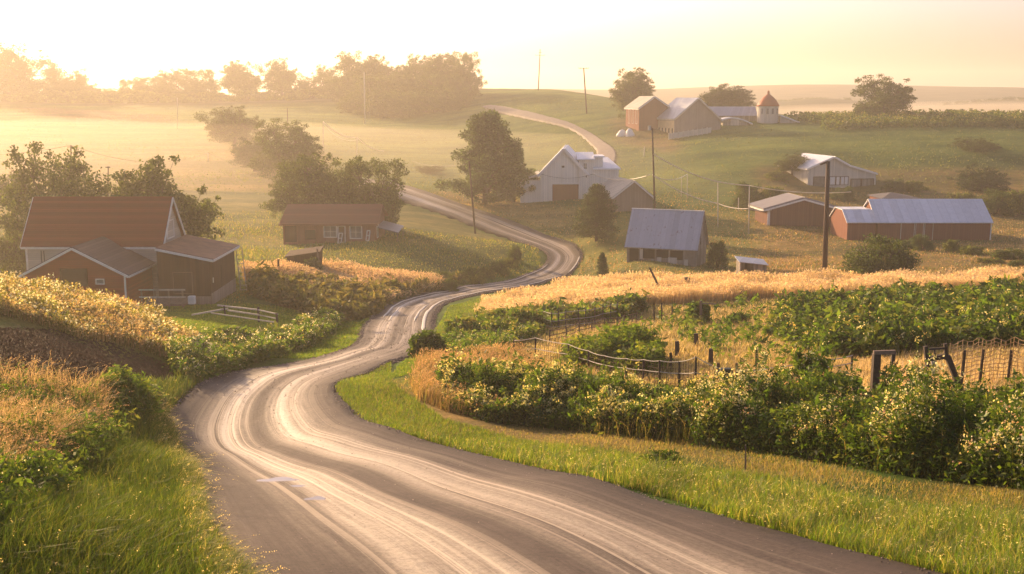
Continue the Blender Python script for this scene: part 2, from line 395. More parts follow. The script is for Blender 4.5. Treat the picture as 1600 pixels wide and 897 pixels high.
def road_lane(Lp, Rp, name, mat, across=15, a0=0., a1=1., lift=.05, skirt=True, i0=0, i1=None):
    Lp = Lp[i0:i1]; Rp = Rp[i0:i1]; m = len(Lp)
    cen = (Lp+Rp)/2; v = np.concatenate([[0], np.cumsum(np.linalg.norm(np.diff(cen, axis=0), axis=1))])
    ts = np.linspace(a0, a1, across)
    X = Lp[:, None, :]*(1-ts)[None, :, None] + Rp[:, None, :]*ts[None, :, None]
    wig = np.sin(v*.9)*.06+np.sin(v*2.3+1)*.04+np.sin(v*5.1)*.02
    if skirt:
        d = (Rp-Lp)/np.linalg.norm(Rp-Lp, axis=1)[:, None]
        X[:, 0] += d*wig[:, None]; X[:, -1] += d*wig[::-1, None]
    z = h(X[..., 0], X[..., 1]) + lift + X[..., 1]*.0006
    z += .03*np.sin(ts*pi)[None, :] if skirt else .03*np.sin(ts*pi)[None, :]
    V = np.concatenate([X, z[..., None]], 2)
    uu = np.repeat(ts[None], m, 0); vv = np.repeat(v[:, None], across, 1)
    if skirt:
        a = V[:, :1].copy(); a[..., 2] -= .6; b = V[:, -1:].copy(); b[..., 2] -= .6
        V = np.concatenate([a, V, b], 1); uu = np.concatenate([uu[:, :1], uu, uu[:, -1:]], 1); vv = np.concatenate([vv[:, :1], vv, vv[:, -1:]], 1)
    k = V.shape[1]; i, j = np.meshgrid(np.arange(m-1), np.arange(k-1), indexing='ij'); b0 = (i*k+j).ravel()
    f = np.stack([b0, b0+1, b0+k+1, b0+k], 1)
    return mesh_np(name, V.reshape(-1, 3), f.ravel(), np.full(len(f), 4), mat, smooth=True, uv=np.stack([uu.ravel(), vv.ravel()], 1))
def mat_road():
    m, nt, nd, lk = new_mat('worn_glare_asphalt')
    uvn = N(nt, 'ShaderNodeUVMap'); sp = N(nt, 'ShaderNodeSeparateXYZ'); lk.new(uvn.outputs[0], sp.inputs[0])
    u, v = sp.outputs[0], sp.outputs[1]
    def vec(a, b, off=0):
        c = N(nt, 'ShaderNodeCombineXYZ'); lk.new(math_(nt, 'MULTIPLY', u, a), c.inputs[0]); lk.new(math_(nt, 'MULTIPLY', v, b), c.inputs[1]); c.inputs[2].default_value = off; return c.outputs[0]
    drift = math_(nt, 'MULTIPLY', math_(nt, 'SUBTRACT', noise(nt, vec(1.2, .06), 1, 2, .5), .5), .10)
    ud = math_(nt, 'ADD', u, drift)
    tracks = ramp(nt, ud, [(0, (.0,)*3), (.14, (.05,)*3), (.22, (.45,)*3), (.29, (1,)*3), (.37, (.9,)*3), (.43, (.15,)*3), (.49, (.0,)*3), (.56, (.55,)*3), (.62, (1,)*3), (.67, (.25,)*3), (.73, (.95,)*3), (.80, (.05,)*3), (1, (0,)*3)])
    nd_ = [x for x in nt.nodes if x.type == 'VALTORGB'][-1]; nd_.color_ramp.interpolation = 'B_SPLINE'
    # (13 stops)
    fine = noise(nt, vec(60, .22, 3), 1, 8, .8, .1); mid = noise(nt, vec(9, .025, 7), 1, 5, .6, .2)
    wear_glare = math_(nt, 'MULTIPLY', tracks, ramp(nt, math_(nt, 'ADD', math_(nt, 'MULTIPLY', fine, .25), math_(nt, 'MULTIPLY', mid, .75)), [(.40, (.05,)*3), (.56, (1,1,1))]))
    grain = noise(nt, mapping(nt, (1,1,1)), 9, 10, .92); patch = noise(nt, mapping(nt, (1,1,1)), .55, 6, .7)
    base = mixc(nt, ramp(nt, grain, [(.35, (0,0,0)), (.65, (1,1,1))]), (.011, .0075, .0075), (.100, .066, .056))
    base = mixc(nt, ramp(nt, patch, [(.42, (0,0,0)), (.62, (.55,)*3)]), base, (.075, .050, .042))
    c = mixc(nt, math_(nt, 'MULTIPLY', math_(nt, 'MULTIPLY', wear_glare, ramp(nt, grain, [(.38, (.35,)*3), (.56, (1,)*3)])), .95), base, (.74, .59, .42))  # sun glare off the worn tracks, painted in as cream colour
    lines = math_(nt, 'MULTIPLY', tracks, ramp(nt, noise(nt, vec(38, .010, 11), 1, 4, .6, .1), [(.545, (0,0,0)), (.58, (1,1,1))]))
    c = mixc(nt, math_(nt, 'MULTIPLY', lines, .6), c, (.85, .70, .52))  # thin glare lines within the tracks, also put into the colour
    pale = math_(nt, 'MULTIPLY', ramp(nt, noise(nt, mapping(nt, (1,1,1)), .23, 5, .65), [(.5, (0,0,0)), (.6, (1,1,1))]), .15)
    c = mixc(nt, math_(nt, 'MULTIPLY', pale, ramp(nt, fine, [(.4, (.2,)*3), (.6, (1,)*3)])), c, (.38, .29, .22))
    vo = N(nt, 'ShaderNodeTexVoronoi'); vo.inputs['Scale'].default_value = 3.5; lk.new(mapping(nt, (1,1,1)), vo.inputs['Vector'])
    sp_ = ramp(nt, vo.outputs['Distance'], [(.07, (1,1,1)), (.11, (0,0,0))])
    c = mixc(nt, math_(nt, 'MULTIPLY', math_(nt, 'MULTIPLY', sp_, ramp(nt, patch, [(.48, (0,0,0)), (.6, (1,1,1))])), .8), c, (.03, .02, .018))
    ro = ramp(nt, wear_glare, [(0, (.86,)*3), (1, (.36,)*3)])
    hg = math_(nt, 'ADD', math_(nt, 'MULTIPLY', grain, 1.0), math_(nt, 'MULTIPLY', fine, .3))
    out(nt, principled(nt, c, ro, .32, bump(nt, hg, .7, .04))); return m
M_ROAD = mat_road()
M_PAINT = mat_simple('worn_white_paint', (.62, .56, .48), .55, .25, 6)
road = tag(road_lane(RL, RR, 'road', M_ROAD), 'winding two-lane country road with worn tyre tracks and sun glare painted along them', 'road', kind='structure')
road2 = tag(road_lane(UL, UR, 'road', mat_simple('pale_gravel', (.26, .21, .17), .8, .2, 1.2)), 'narrow pale lane climbing the far hill', 'road', kind='structure')
def nearest_idx(px, py):
    p = hit(px, py)[:2]; return int(np.argmin(np.linalg.norm((RL+RR)/2-p, axis=1)))
def stripe(pa, pb, ua, ub, w=.022, lab=None):
    i0, i1 = sorted((nearest_idx(*pa), nearest_idx(*pb)))
    Lp = RL[i0:i1+1]; Rp = RR[i0:i1+1]; m = len(Lp); t = np.linspace(ua, ub, m)[:, None] if i0 == nearest_idx(*pa) else np.linspace(ub, ua, m)[:, None]
    ww = w*np.minimum(1, np.minimum(np.arange(m), np.arange(m)[::-1])/4+.15)[:, None]
    A_ = Lp*(1-t+ww/2)+Rp*(t-ww/2); B_ = Lp*(1-t-ww/2)+Rp*(t+ww/2)
    o = road_lane(A_, B_, 'road_marking', M_PAINT, across=4, lift=.095, skirt=False)
    return tag(o, lab, 'road marking', kind='structure')
# ------------------------------------------------------------------ ground colours by zone (albedo only)
GREEN = (.08, .14, .02); LUSH = (.075, .13, .022); OLIVE = (.10, .10, .035); GOLD = (.36, .225, .085); STRAW = (.24, .18, .075); SOIL = (.024, .010, .007); FARG = (.09, .145, .028); TAN = (.27, .19, .08)
ZONES = [  # polygon in photo pixels, distance range, colour
 ([(-900,120),(1700,120),(1700,330),(1000,330),(900,300),(620,300),(620,360),(-900,360)], (140,1100), FARG),
 ([(-900,175),(120,175),(280,205),(330,215),(520,240),(500,330),(-900,330)], (150,600), (.20,.15,.06)),
 ([(30,165),(260,180),(285,196),(140,196),(60,180)], (250,600), (.15,.085,.045)),
 ([(-900,300),(440,300),(440,400),(-900,400)], (110,260), (.15,.15,.05)),
 ([(420,386),(800,384),(830,400),(700,430),(500,415),(380,418)], (100,160), (.10,.12,.03)),
 ([(620,300),(760,300),(900,330),(960,380),(930,420),(900,380),(790,340),(690,310)], (120,230), (.28,.21,.08)),
 ([(610,318),(700,340),(800,378),(780,384),(600,384)], (120,230), (.17,.16,.05)),
 ([(900,330),(1330,330),(1330,430),(900,430)], (100,210), (.16,.165,.045)),
 ([(1180,262),(1620,262),(2300,330),(2300,430),(1180,430)], (100,230), (.22,.16,.06)),
 ([(950,180),(1060,205),(1060,240),(960,225)], (200,400), (.17,.12,.05)),
 ([(700,500),(760,470),(900,455),(1100,430),(2300,415),(2300,450),(1600,452),(1300,462),(1180,470),(980,476),(760,508)], (70,118), GOLD),
 ([(850,540),(1000,480),(1200,478),(1330,520),(1340,545),(1620,545),(1620,600),(1150,605),(950,600)], (30,95), (.30,.21,.06)),
 ([(540,640),(640,600),(760,655),(1000,675),(1200,715),(1420,760),(1200,735),(1000,700),(800,690),(650,665)], (18,50), STRAW),
 ([(1200,700),(1420,745),(2300,850),(2300,790),(1400,740)], (10,40), (.20,.13,.05)),
 ([(-900,500),(100,515),(285,570),(280,602),(200,612),(-900,625)], (30,44), SOIL),
 ([(-900,440),(130,455),(320,530),(330,560),(-900,505)], (41,60), (.20,.17,.045)),
 ([(380,415),(680,428),(720,445),(560,470),(380,455)], (88,125), (.28,.18,.07)),
 ([(240,620),(340,585),(420,570),(400,582),(300,612),(262,650)], (28,60), (.22,.16,.08)),
]
gc = np.ones((NW*NU, 3))*np.array(GREEN)
gpx, gpy = proj(GX.ravel(), GYY.ravel(), GZ.ravel()); gy = GYY.ravel()
sx = 14*np.sin(gy*.37+GX.ravel()*.21)+8*np.sin(GX.ravel()*.9); sy = (3*np.sin(GX.ravel()*.5+gy*.3))*np.clip(60/np.maximum(gy, 5), .1, 3)
for poly, (y0, y1), colr in ZONES:
    mk = inpoly(gpx+sx*.5, gpy+sy, poly) & (gy > y0) & (gy < y1); gc[mk] = colr
far = gy > 430; gc[far] = (.075, .085, .05)
gc3 = gc.reshape(NW, NU, 3)
for _ in range(3):  # soften borders
    g = gc3.copy(); g[1:-1, 1:-1] = (gc3[1:-1, 1:-1]*2+gc3[:-2, 1:-1]+gc3[2:, 1:-1]+gc3[1:-1, :-2]+gc3[1:-1, 2:])/6; gc3 = g
inr = on_road(GX.ravel(), GYY.ravel()).reshape(NW, NU)
GZd = GZ - inr*(.22+GYY*.0012)
# a strip behind the camera closes the sheet
back = []
for yb in (-120., -60., -25., -8.):
    back.append(np.stack([GX[0]*(1+abs(yb)/15), np.full(NU, yb), GZ[0]], 1))
V = np.vstack([np.array(back).reshape(-1, 3), np.stack([GX.ravel(), GYY.ravel(), GZd.ravel()], 1)])
cc = np.vstack([np.repeat([GREEN], 4*NU, 0), gc3.reshape(-1, 3)])
i, j = np.meshgrid(np.arange(NW+3), np.arange(NU-1), indexing='ij'); b0 = (i*NU+j).ravel(); f = np.stack([b0, b0+1, b0+NU+1, b0+NU], 1)
def mat_ground():
    m, nt, nd, lk = new_mat('meadow_ground')
    at = N(nt, 'ShaderNodeAttribute', attribute_name='Col'); v = mapping(nt, (1,1,1))
    f1 = noise(nt, v, .05, 5, .6); f2 = noise(nt, v, .6, 6, .7); f3 = noise(nt, v, 9, 5, .75)
    f4 = noise(nt, mapping(nt, (.02, .12, .1)), 1, 5, .6)
    c = mixc(nt, 1.0, at.outputs['Color'], ramp(nt, f1, [(.35, (.66, .76, .66)), (.65, (1.35, 1.2, 1.1))]), 'MULTIPLY')
    c = mixc(nt, 1.0, c, ramp(nt, f4, [(.38, (.68, .76, .7)), (.62, (1.3, 1.22, 1.15))]), 'MULTIPLY')
    c = mixc(nt, 1.0, c, ramp(nt, f2, [(.3, (.75, .8, .75)), (.7, (1.25, 1.18, 1.15))]), 'MULTIPLY')
    c = mixc(nt, 1.0, c, ramp(nt, f3, [(.3, (.6,)*3), (.7, (1.4,)*3)]), 'MULTIPLY')
    hg = math_(nt, 'ADD', math_(nt, 'MULTIPLY', f2, 1.0), math_(nt, 'MULTIPLY', f3, .35))
    out(nt, principled(nt, c, .95, .1, bump(nt, hg, .8, .35))); return m
ground = mesh_np('ground', V, f.ravel(), np.full(len(f), 4), mat_ground(), smooth=True, col=cc)
tag(ground, 'rolling green and golden farmland of the valley', 'ground', kind='structure')
# ------------------------------------------------------------------ buildings
M_WHITE = mat_simple('white_trim_paint', (.72, .68, .62), .6, .12, 4)
M_DARK = mat_simple('dark_opening', (.02, .016, .012), .7, .3, 5)
M_REDSIDE = mat_board('red_clapboard', (.27, .05, .025), True, .16, .25)
M_CREAM = mat_board('cream_clapboard', (.52, .45, .37), True, .17, .18, dirt=.2)
M_BROWNB = mat_board('dark_brown_boards', (.075, .036, .02), False, .22, .35)
M_REDROOF = mat_board('red_shingle_roof', (.20, .038, .022), True, .14, .22, dirt=.12)
M_BRROOF = mat_board('brown_shingle_roof', (.12, .085, .08), True, .12, .28)
M_RUSTROOF = mat_simple('rusty_sheet_roof', (.17, .075, .045), .8, .35, 1.5, sc3=(1, 1, 1))
M_GREYB = mat_board('weathered_grey_boards', (.30, .26, .21), False, .24, .45, dirt=.6)
M_GREYW = mat_board('pale_grey_siding', (.52, .48, .41), False, .3, .15, dirt=.1)
M_BRICK = mat_board('brick_red_siding', (.22, .085, .052), False, .35, .12, dirt=.15)
M_BROWNH = mat_board('faded_brown_boards', (.24, .10, .065), False, .25, .2)
M_WOOD = mat_simple('weathered_wood', (.20, .14, .10), .8, .35, 5, sc3=(1,1,.3))
M_PALEWOOD = mat_simple('bleached_rail_wood', (.48, .42, .35), .75, .25, 5)
M_STONE = mat_board('pale_foundation_boards', (.30, .22, .17), False, .2, .25)
M_GLASS = mat_simple('old_window_glass', (.10, .11, .12), .12, .3, 2, spec=.9, bmp=.02)
M_WHITEROOF = mat_metal_roof('white_metal_roof', (.80, .80, .82), (1, 0), 1.1, .05)
def zrow(py, Y): return dirs(CX, py)[1]*Y
def xy(px, Y):   # column px at forward distance Y, near the valley floor
    return on(px, Y)[:2]
def slab(mb, a, b, e, t, over=.25, rake=.3):
    """roof slab along profile edge a->b (a = eave, b = ridge), extruded by e, thickness t"""
    a = np.array(a, float); b = np.array(b, float); e = np.array(e, float); el = e/np.linalg.norm(e)
    s = (b-a)/np.linalg.norm(b-a); nrm = np.cross(s, el); nrm /= np.linalg.norm(nrm)
    if nrm[2] < 0: nrm = -nrm
    a2 = a - s*over - el*rake + nrm*.02; b2 = b - el*rake + nrm*.02; E = e + el*2*rake
    mb.hexa([a2, b2, b2+E, a2+E, a2+nrm*t, b2+nrm*t, b2+E+nrm*t, a2+E+nrm*t])
def fascia(mb, a, b, e, over=.25, rake=.3, w=.16, back=True):
    a = np.array(a, float); b = np.array(b, float); e = np.array(e, float); el = e/np.linalg.norm(e)
    s = (b-a)/np.linalg.norm(b-a); a2 = a-s*over
    for q in ((-el*(rake+.05), e+el*(rake+.05)) if back else (-el*(rake+.05),)):
        mb.beam(a2+q-np.array([0,0,.02]), b+q-np.array([0,0,.02]), .07, w)
    mb.beam(a2-el*(rake+.02)-s*.03, a2+e+el*(rake+.02)-s*.03, .07, w)
class Bld:
    def __init__(s, name, label, cat, O, sv, ev, prof, wall, group=None):
        """prof: [(s,z)] polygon in world z; O: xy origin; sv: unit dir of profile plane; ev: extrude vector (xy)"""
        s.O = np.array([*O, 0.]); s.s = np.array([*sv, 0.]); s.s /= np.linalg.norm(s.s); s.e = np.array([*ev, 0.])
        zb = min(p[1] for p in prof)
        s.root = thing(name, label, cat, (O[0], O[1], zb), group)
        s.prof = prof; s.w = MB().poly([s.pt(a, z) for a, z in prof], s.e).build('wall', wall, s.root)
    def pt(s, a, z, k=0.): return s.O + s.s*a + np.array([0, 0, z]) + s.e*k
    def roof(s, edges, mat, t=.12, over=.25, rake=.3, trim=None, trimw=.16, parent=None, name='roof'):
        mb = MB(); tb = MB()
        for i, j in edges:
            a = s.pt(*s.prof[i]); b = s.pt(*s.prof[j]); slab(mb, a, b, s.e, t, over, rake)
            if trim: fascia(tb, a, b, s.e, over, rake, trimw)
        r = mb.build(name, mat, parent or s.root)
        if trim: tb.build('trim', trim, r)
        return r
    def rect(s, face, a0, a1, z0, z1, mat, name='window', frame=None, depth=.05, fw=.09, bars=0, parent=None, label=None):
        """a flat opening on a face: 'front' = profile plane (k=0), 'side0'/'side1' = wall at s=0 / s=max, a measured along e in metres"""
        L = np.linalg.norm(s.e); el = s.e/L
        if face == 'front': o = lambda a, z, d: s.pt(a, z) - el*d
        else:
            smin = min(p[0] for p in s.prof); smax = max(p[0] for p in s.prof); sg = -1 if face == 'side0' else 1; s0 = smin if face == 'side0' else smax
            o = lambda a, z, d: s.pt(s0, z) + el*a + s.s*sg*d
        def bx(mb, a0, a1, z0, z1, d0, d1):
            mb.hexa([o(a0,z0,d0),o(a1,z0,d0),o(a1,z0,d1),o(a0,z0,d1),o(a0,z1,d0),o(a1,z1,d0),o(a1,z1,d1),o(a0,z1,d1)])
        mb = MB(); bx(mb, a0, a1, z0, z1, -.03, depth*.4); w = mb.build(name, mat, parent or s.root)
        if label: w['label'] = label
        if frame:
            fb = MB(); d = depth
            bx(fb, a0-fw, a0, z0-fw, z1+fw, -.01, d); bx(fb, a1, a1+fw, z0-fw, z1+fw, -.01, d)
            bx(fb, a0, a1, z1, z1+fw, -.01, d); bx(fb, a0, a1, z0-fw, z0, -.01, d)
            for q in range(bars):
                ac = a0+(a1-a0)*(q+1)/(bars+1); bx(fb, ac-.02, ac+.02, z0, z1, -.01, d*.8)
            if bars: zc = (z0+z1)/2; bx(fb, a0, a1, zc-.02, zc+.02, -.01, d*.7)
            fb.build('frame', frame, w)
        return w
# --- farmhouse on the left
X0 = on(48, 85)[0]; XR = on(255, 85)[0]; Y0 = 85.; DP = 5.6; gz = float(h((X0+XR)/2, 84)) - 1.0
ev_z = zrow(382, 85) + .05; rg_z = zrow(309, 87.8)
fh = Bld('farmhouse', 'old farmhouse with steep red roof, cream boards and a red gabled front annex', 'house', (XR, Y0), (0, 1), (X0-XR, 0),
         [(0, gz), (DP, gz), (DP, ev_z), (DP/2, rg_z), (0, ev_z)], M_CREAM)
rt = fh.root
r_ = fh.roof([(4, 3), (2, 3)], M_REDROOF, .12, .35, .28, M_WHITE, .2)
mb = MB(); 
for xx in (X0+.02, XR-.02): mb.box((xx-.07, Y0-.05, gz), (.14, 0, 0), (0, .06, 0), (0, 0, ev_z-gz-.1))
mb.box((X0, Y0-.06, ev_z-.3), (XR-X0, 0, 0), (0, .05, 0), (0, 0, .16)); mb.build('corner_trim', M_WHITE, rt)
fh.rect('front', 1.9, 3.5, ev_z+.2, ev_z+1.5, M_CREAM, 'gable_panel', M_WHITE, .05, .1)
# narrow window on the main wall
for q in (0, 1):
    mb = MB(); xw = X0+1.15+q*.22; mb.box((xw, Y0-.03, ev_z-1.5), (.06, 0, 0), (0, .025, 0), (0, 0, .95)); mb.build('wall_slot', M_DARK, rt)
def sub_bld(parent, O, sv, ev, prof, wall, wname):
    b = Bld.__new__(Bld); b.O = np.array([*O, 0.]); b.s = np.array([*sv, 0.]); b.e = np.array([*ev, 0.]); b.root = parent; b.prof = prof
    b.w = MB().poly([b.pt(a, z) for a, z in prof], b.e).build(wname, wall, parent); return b
# red annex
xa, xb = on(41, 79)[0], on(199, 79)[0]; wz = zrow(429, 79); az = zrow(388, 79); wa = xb-xa
an = sub_bld(rt, (xa, 79.), (1, 0), (0, 5.97), [(0, gz), (wa, gz), (wa, wz), (wa/2, az), (0, wz)], M_REDSIDE, 'annex_wall')
an.roof([(4, 3), (2, 3)], M_BRROOF, .1, .3, .12, M_WHITE, .17, name='annex_roof')
an.root = rt
xw0, xw1 = on(100, 79)[0]-xa, on(139, 79)[0]-xa; zt, zb_ = zrow(421, 79), zrow(446, 79)
an.rect('front', xw0, xw1, zb_, zt, M_DARK, 'window', M_BROWNB, .06, .07)
xw0, xw1 = on(154, 79)[0]-xa, on(165, 79)[0]-xa
an.rect('front', xw0, xw1, zrow(443, 79), zrow(437, 79), M_GLASS, 'window', M_WHITE, .06, .07, label='small white framed annex window')
for xx in (xa+.02, xb-.1): MB().box((xx, 78.94, gz), (.12, 0, 0), (0, .05, 0), (0, 0, wz-gz-.12)).build('annex_trim', M_WHITE, rt)
# brown lean-to wing
x1, x2 = on(249, 82)[0], on(331, 82)[0]; zl, zr = zrow(388.5, 82), zrow(405, 82); ww = x2-x1; g2 = float(h(x2, 82))-.6
wg = sub_bld(rt, (x1, 82.), (1, 0), (0, 7.4), [(0, g2), (ww, g2), (ww, zr), (0, zl)], M_BROWNB, 'wing_wall')
mb = MB(); tb = MB(); slab(mb, wg.pt(ww, zr), wg.pt(0, zl), wg.e, .1, .35, .3); mb.build('wing_roof', M_RUSTROOF, rt)
fascia(tb, wg.pt(ww, zr), wg.pt(0, zl), wg.e, .35, .3, .18); tb.build('wing_trim', M_WHITE, rt)
mb = MB(); mb.box((x1+1.2, 81.93, g2+.4), (ww-1.15, 0, 0), (0, .065, 0), (0, 0, .85)); mb.box((x2-.005, 81.93, g2+.4), (.06, 0, 0), (0, 7.3, 0), (0, 0, 1.05)); mb.build('foundation', M_STONE, rt)
wg.rect('front', 1.2, 2.6, g2+1.5, g2+3.1, M_BROWNB, 'shutter', M_WOOD, .04, .05)
wg.rect('side1', 3.1, 3.16, g2+1.5, g2+3.2, M_DARK, 'door_gap'); wg.rect('side1', .6, .75, g2+2.2, g2+2.6, M_WHITE, 'switch_box')
mb = MB(); yl = 89.7   # ladder at the far corner
for q in (0, .5): mb.beam((x2+.35+q, yl, g2), (x2+.05+q, yl, zr-.1), .06)
for k in range(9): zz = g2+.4+k*.37; mb.beam((x2+.35-(zz-g2)*.08, yl, zz), (x2+.85-(zz-g2)*.08, yl, zz), .04)
tag(mb.build('ladder', M_PALEWOOD), 'weathered ladder leaning at the far corner of the brown wing', 'ladder')
# deck with rail
gd = float(h(on(260, 80)[0], 80)); xd0, xd1 = on(222, 79.5)[0], on(292, 79.5)[0]
dk = thing('deck', 'low wooden deck with a pale two-bar rail beside the red annex', 'deck', ((xd0+xd1)/2, 80, gd))
mb = MB(); mb.box((xd0, 79.0, gd+.25), (xd1-xd0, 0, 0), (0, 2.9, 0), (0, 0, .14)); mb.build('platform', M_WOOD, dk)
for q in range(4):
    mb = MB(); xx = xd0+.1+(xd1-xd0-.3)*q/3; mb.box((xx, 79.05, gd-.3), (.1, 0, 0), (0, .1, 0), (0, 0, 1.75)); mb.build('post', M_WOOD, dk)
for zz in (.85, 1.4):
    mb = MB(); mb.box((xd0, 78.98, gd+zz), (xd1-xd0+.1, 0, 0), (0, .05, 0), (0, 0, .1)); mb.build('rail', M_PALEWOOD, dk)
mb = MB(); mb.box((xd1+.15, 79.3, gd+.3), (.5, 0, 0), (0, .4, 0), (0, 0, .6)); tag(mb.build('utility_box', M_WHITE, bevel=.03), 'small pale box standing at the end of the deck', 'box')
# --- faded brown house
A_ = xy(443, 130); B_ = xy(586, 130); ez, rz = zrow(350, 130), zrow(320.5, 135); g = float(h(*((A_+B_)/2)))-.4; DB = 10.4
bh = Bld('brown_house', 'faded brown single-storey house with shingled roof and white framed windows', 'house', B_, (0, 1), (A_[0]-B_[0], 0),
         [(0, g), (DB, g), (DB, ez), (DB/2, rz), (0, ez)], M_BROWNH)
bh.roof([(4, 3), (2, 3)], mat_board('tan_shingle_roof', (.20, .075, .045), True, .14, .2), .12, .35, .35, M_BROWNH, .12)
def bw(p0, p1, y0, y1, mat, name, fr, bars=0, lab=None):
    bh.rect('side0', B_[0]-xy(p1, 130)[0], B_[0]-xy(p0, 130)[0], zrow(y1, 130), zrow(y0, 130), mat, name, fr, .08, .1, bars, label=lab)
# side0 is the wall at s=0, measured from B along e (to the left)
bw(477, 494, 359, 374, M_DARK, 'window', M_BROWNH); bw(507.5, 526, 353.5, 370, M_GLASS, 'window', M_WHITE, 1); bw(548, 565, 353.5, 372, M_GLASS, 'window', M_WHITE, 1)
bw(529.5, 539, 354, 378, M_BROWNB, 'door', M_WHITE); bw(446, 464, 352, 378, M_BROWNB, 'shutter', None)
bh.rect('front', 2.0, 3.2, g+.8, g+2.3, M_GLASS, 'window', M_WHITE, .06, .1, label='pale window in the gable side'); 
p = bh.pt(5.5, zrow(352, 134)); mb = MB(); mb.hexa([p+(0,-3.5,-.05), p+(2.6,-3.5,-.75), p+(2.6,3.5,-.75), p+(0,3.5,-.05), p+(0,-3.5,.05), p+(2.6,-3.5,-.65), p+(2.6,3.5,-.65), p+(0,3.5,.05)]); mb.build('awning', mat_simple('grey_awning', (.2,.19,.19), .5, .2, 3), bh.root)
for dy in (-3.3, 3.3): MB().beam(p+(2.5, dy, -.7), (p[0]+2.5, p[1]+dy, g), .09).build('awning_post', M_WOOD, bh.root)
def lean_frame(px0, px1, y0, y1, lab, d=.5):
    a = xy(px0, 129.4); b = xy(px1, 129.4); z0, z1 = zrow(y1, 129.4), zrow(y0, 129.4); r = thing('loose_frame', lab, 'frame', (a[0], 129.4, z0))
    mb = MB(); sh = (px1-px0)*.02
    q = [np.array([a[0], 129.3, z0]), np.array([b[0]-sh, 129.3, z0]), np.array([b[0], 129.75, z1]), np.array([a[0]+sh, 129.75, z1])]
    for k in range(4): mb.beam(q[k], q[(k+1)%4], .09)
    mb.beam((q[0]+q[3])/2, (q[1]+q[2])/2, .07); mb.build('frame', M_WHITE, r)
lean_frame(572, 578, 361, 376, 'narrow white frame leaning on the wall right of the windows'); lean_frame(528, 535, 365, 380, 'white frame leaning beside the house door')
# --- grey barn in the middle
A_ = xy(979, 125.3); B_ = xy(1087, 122.3); sv = np.array([.371, .928]); g = zrow(418, 122)-.3
d_ = A_-B_; sv = np.array([-d_[1], d_[0]])/np.linalg.norm(d_); sv = sv if sv[1] > 0 else -sv
ez, rz = zrow(388.5, 122.3), zrow(331.5, 124.8); BW = 5.6
gb = Bld('grey_barn', 'weathered grey barn with steep blue-grey metal roof and open broken front', 'barn', B_, sv, d_, [(0, g), (BW, g), (BW, ez), (BW/2, rz), (0, ez)], M_GREYB)
dl = d_/np.linalg.norm(d_); M_BLUER = mat_metal_roof('blue_grey_metal_roof', (.44, .46, .50), dl, .62, .75); r_ = gb.roof([(4, 3), (2, 3)], M_BLUER, .08, .3, .2, M_GREYB, .1)
MB().beam(gb.pt(BW/2, rz+.12, -.03), gb.pt(BW/2, rz+.12, 1.03), .25, .06).build('ridge_cap', M_WHITEROOF, r_)
LB = np.linalg.norm(d_)
for a0, a1, z0, z1 in ((1.5, 3.0, 1.0, 2.1), (3.2, 4.6, 1.15, 2.1), (4.8, 6.2, 1.0, 2.1), (6.7, 7.8, .5, 2.1)): gb.rect('side0', a0, a1, g+z0, g+z1, M_DARK, 'opening', None, .05)
for a0, a1, z0, z1 in ((.9, 1.35, .3, 1.1), (2.2, 3.2, .3, 1.25), (4.0, 4.5, .3, 1.2), (6.2, 6.55, .9, 2.2)): gb.rect('side0', a0, a1, g+z0, g+z1, M_GREYW, 'plank', None, .15)
gb.rect('front', 1.9, 2.5, ez+.2, ez+.9, M_DARK, 'vent')
# --- big white barn with lean-to, tower and wing
wY = 186.; zE, zA = zrow(272, wY), zrow(233, wY); A_ = xy(844, wY); B_ = xy(917, wY); wl = B_[0]-A_[0]; g = zrow(312, wY)-.6
M_BARNW = mat_board('white_barn_boards', (.76, .71, .62), False, .3, .1, dirt=.08)
wb = Bld('white_barn', 'large white barn with steep pale roof, brown garage door and small tower', 'barn', A_, (1, 0), (1.2, 14), [(0, g), (wl, g), (wl, zE), (wl/2, zA), (0, zE)], M_BARNW)
wb.roof([(4, 3), (2, 3)], M_WHITEROOF, .25, .5, .4, M_WHITE, .4)
q0, q1 = xy(863, wY)[0]-A_[0], xy(908, wY)[0]-A_[0]; wb.rect('front', q0, q1, g+.2, zrow(288, wY), M_BRICK, 'garage_door', M_WHITE, .1, .15)
wb.rect('front', wl/2-.35, wl/2+.1, zrow(262, wY), zrow(259, wY), M_DARK, 'vent')
def addbox(b, px0, px1, Ya, Yb, yt, mat, nm, gbase=None, capm=None, cap=None):
    a = xy(px0, Ya)[0]; c = xy(px1, Ya)[0]; zt = zrow(yt, Ya); mb = MB(); gb_ = g if gbase is None else gbase
    mb.box((a, Ya, gb_), (c-a, 0, 0), (0, Yb-Ya, 0), (0, 0, zt-gb_)); w = mb.build(nm, mat, b.root)
    return a, c, zt
a, c, zt = addbox(wb, 813, 844, wY+.2, wY+9, 282, M_BARNW, 'lean_to_wall')
MB().hexa([(a-.5,wY-.2,zt-.1),(c-.02,wY-.2,zt+.8),(c-.02,wY+9.3,zt+.8),(a-.5,wY+9.3,zt-.1),(a-.5,wY-.2,zt+.12),(c-.02,wY-.2,zt+1.02),(c-.02,wY+9.3,zt+1.02),(a-.5,wY+9.3,zt+.12)]).build('lean_to_roof', M_GREYW, wb.root)
a, c, zt = addbox(wb, 904, 926, wY-.3, wY+4, 250, M_BARNW, 'tower_wall')
zt2 = zrow(238, wY+3); MB().hexa([(a-.3,wY-.7,zt),(c+.3,wY-.7,zt),(c+.3,wY+4.2,zt+.02),(a-.3,wY+4.2,zt+.02),(a-.3,wY-.7,zt+.2),(c+.3,wY-.7,zt+.2),(c+.3,wY+4.2,zt2),(a-.3,wY+4.2,zt2)]).build('tower_roof', M_WHITEROOF, wb.root)
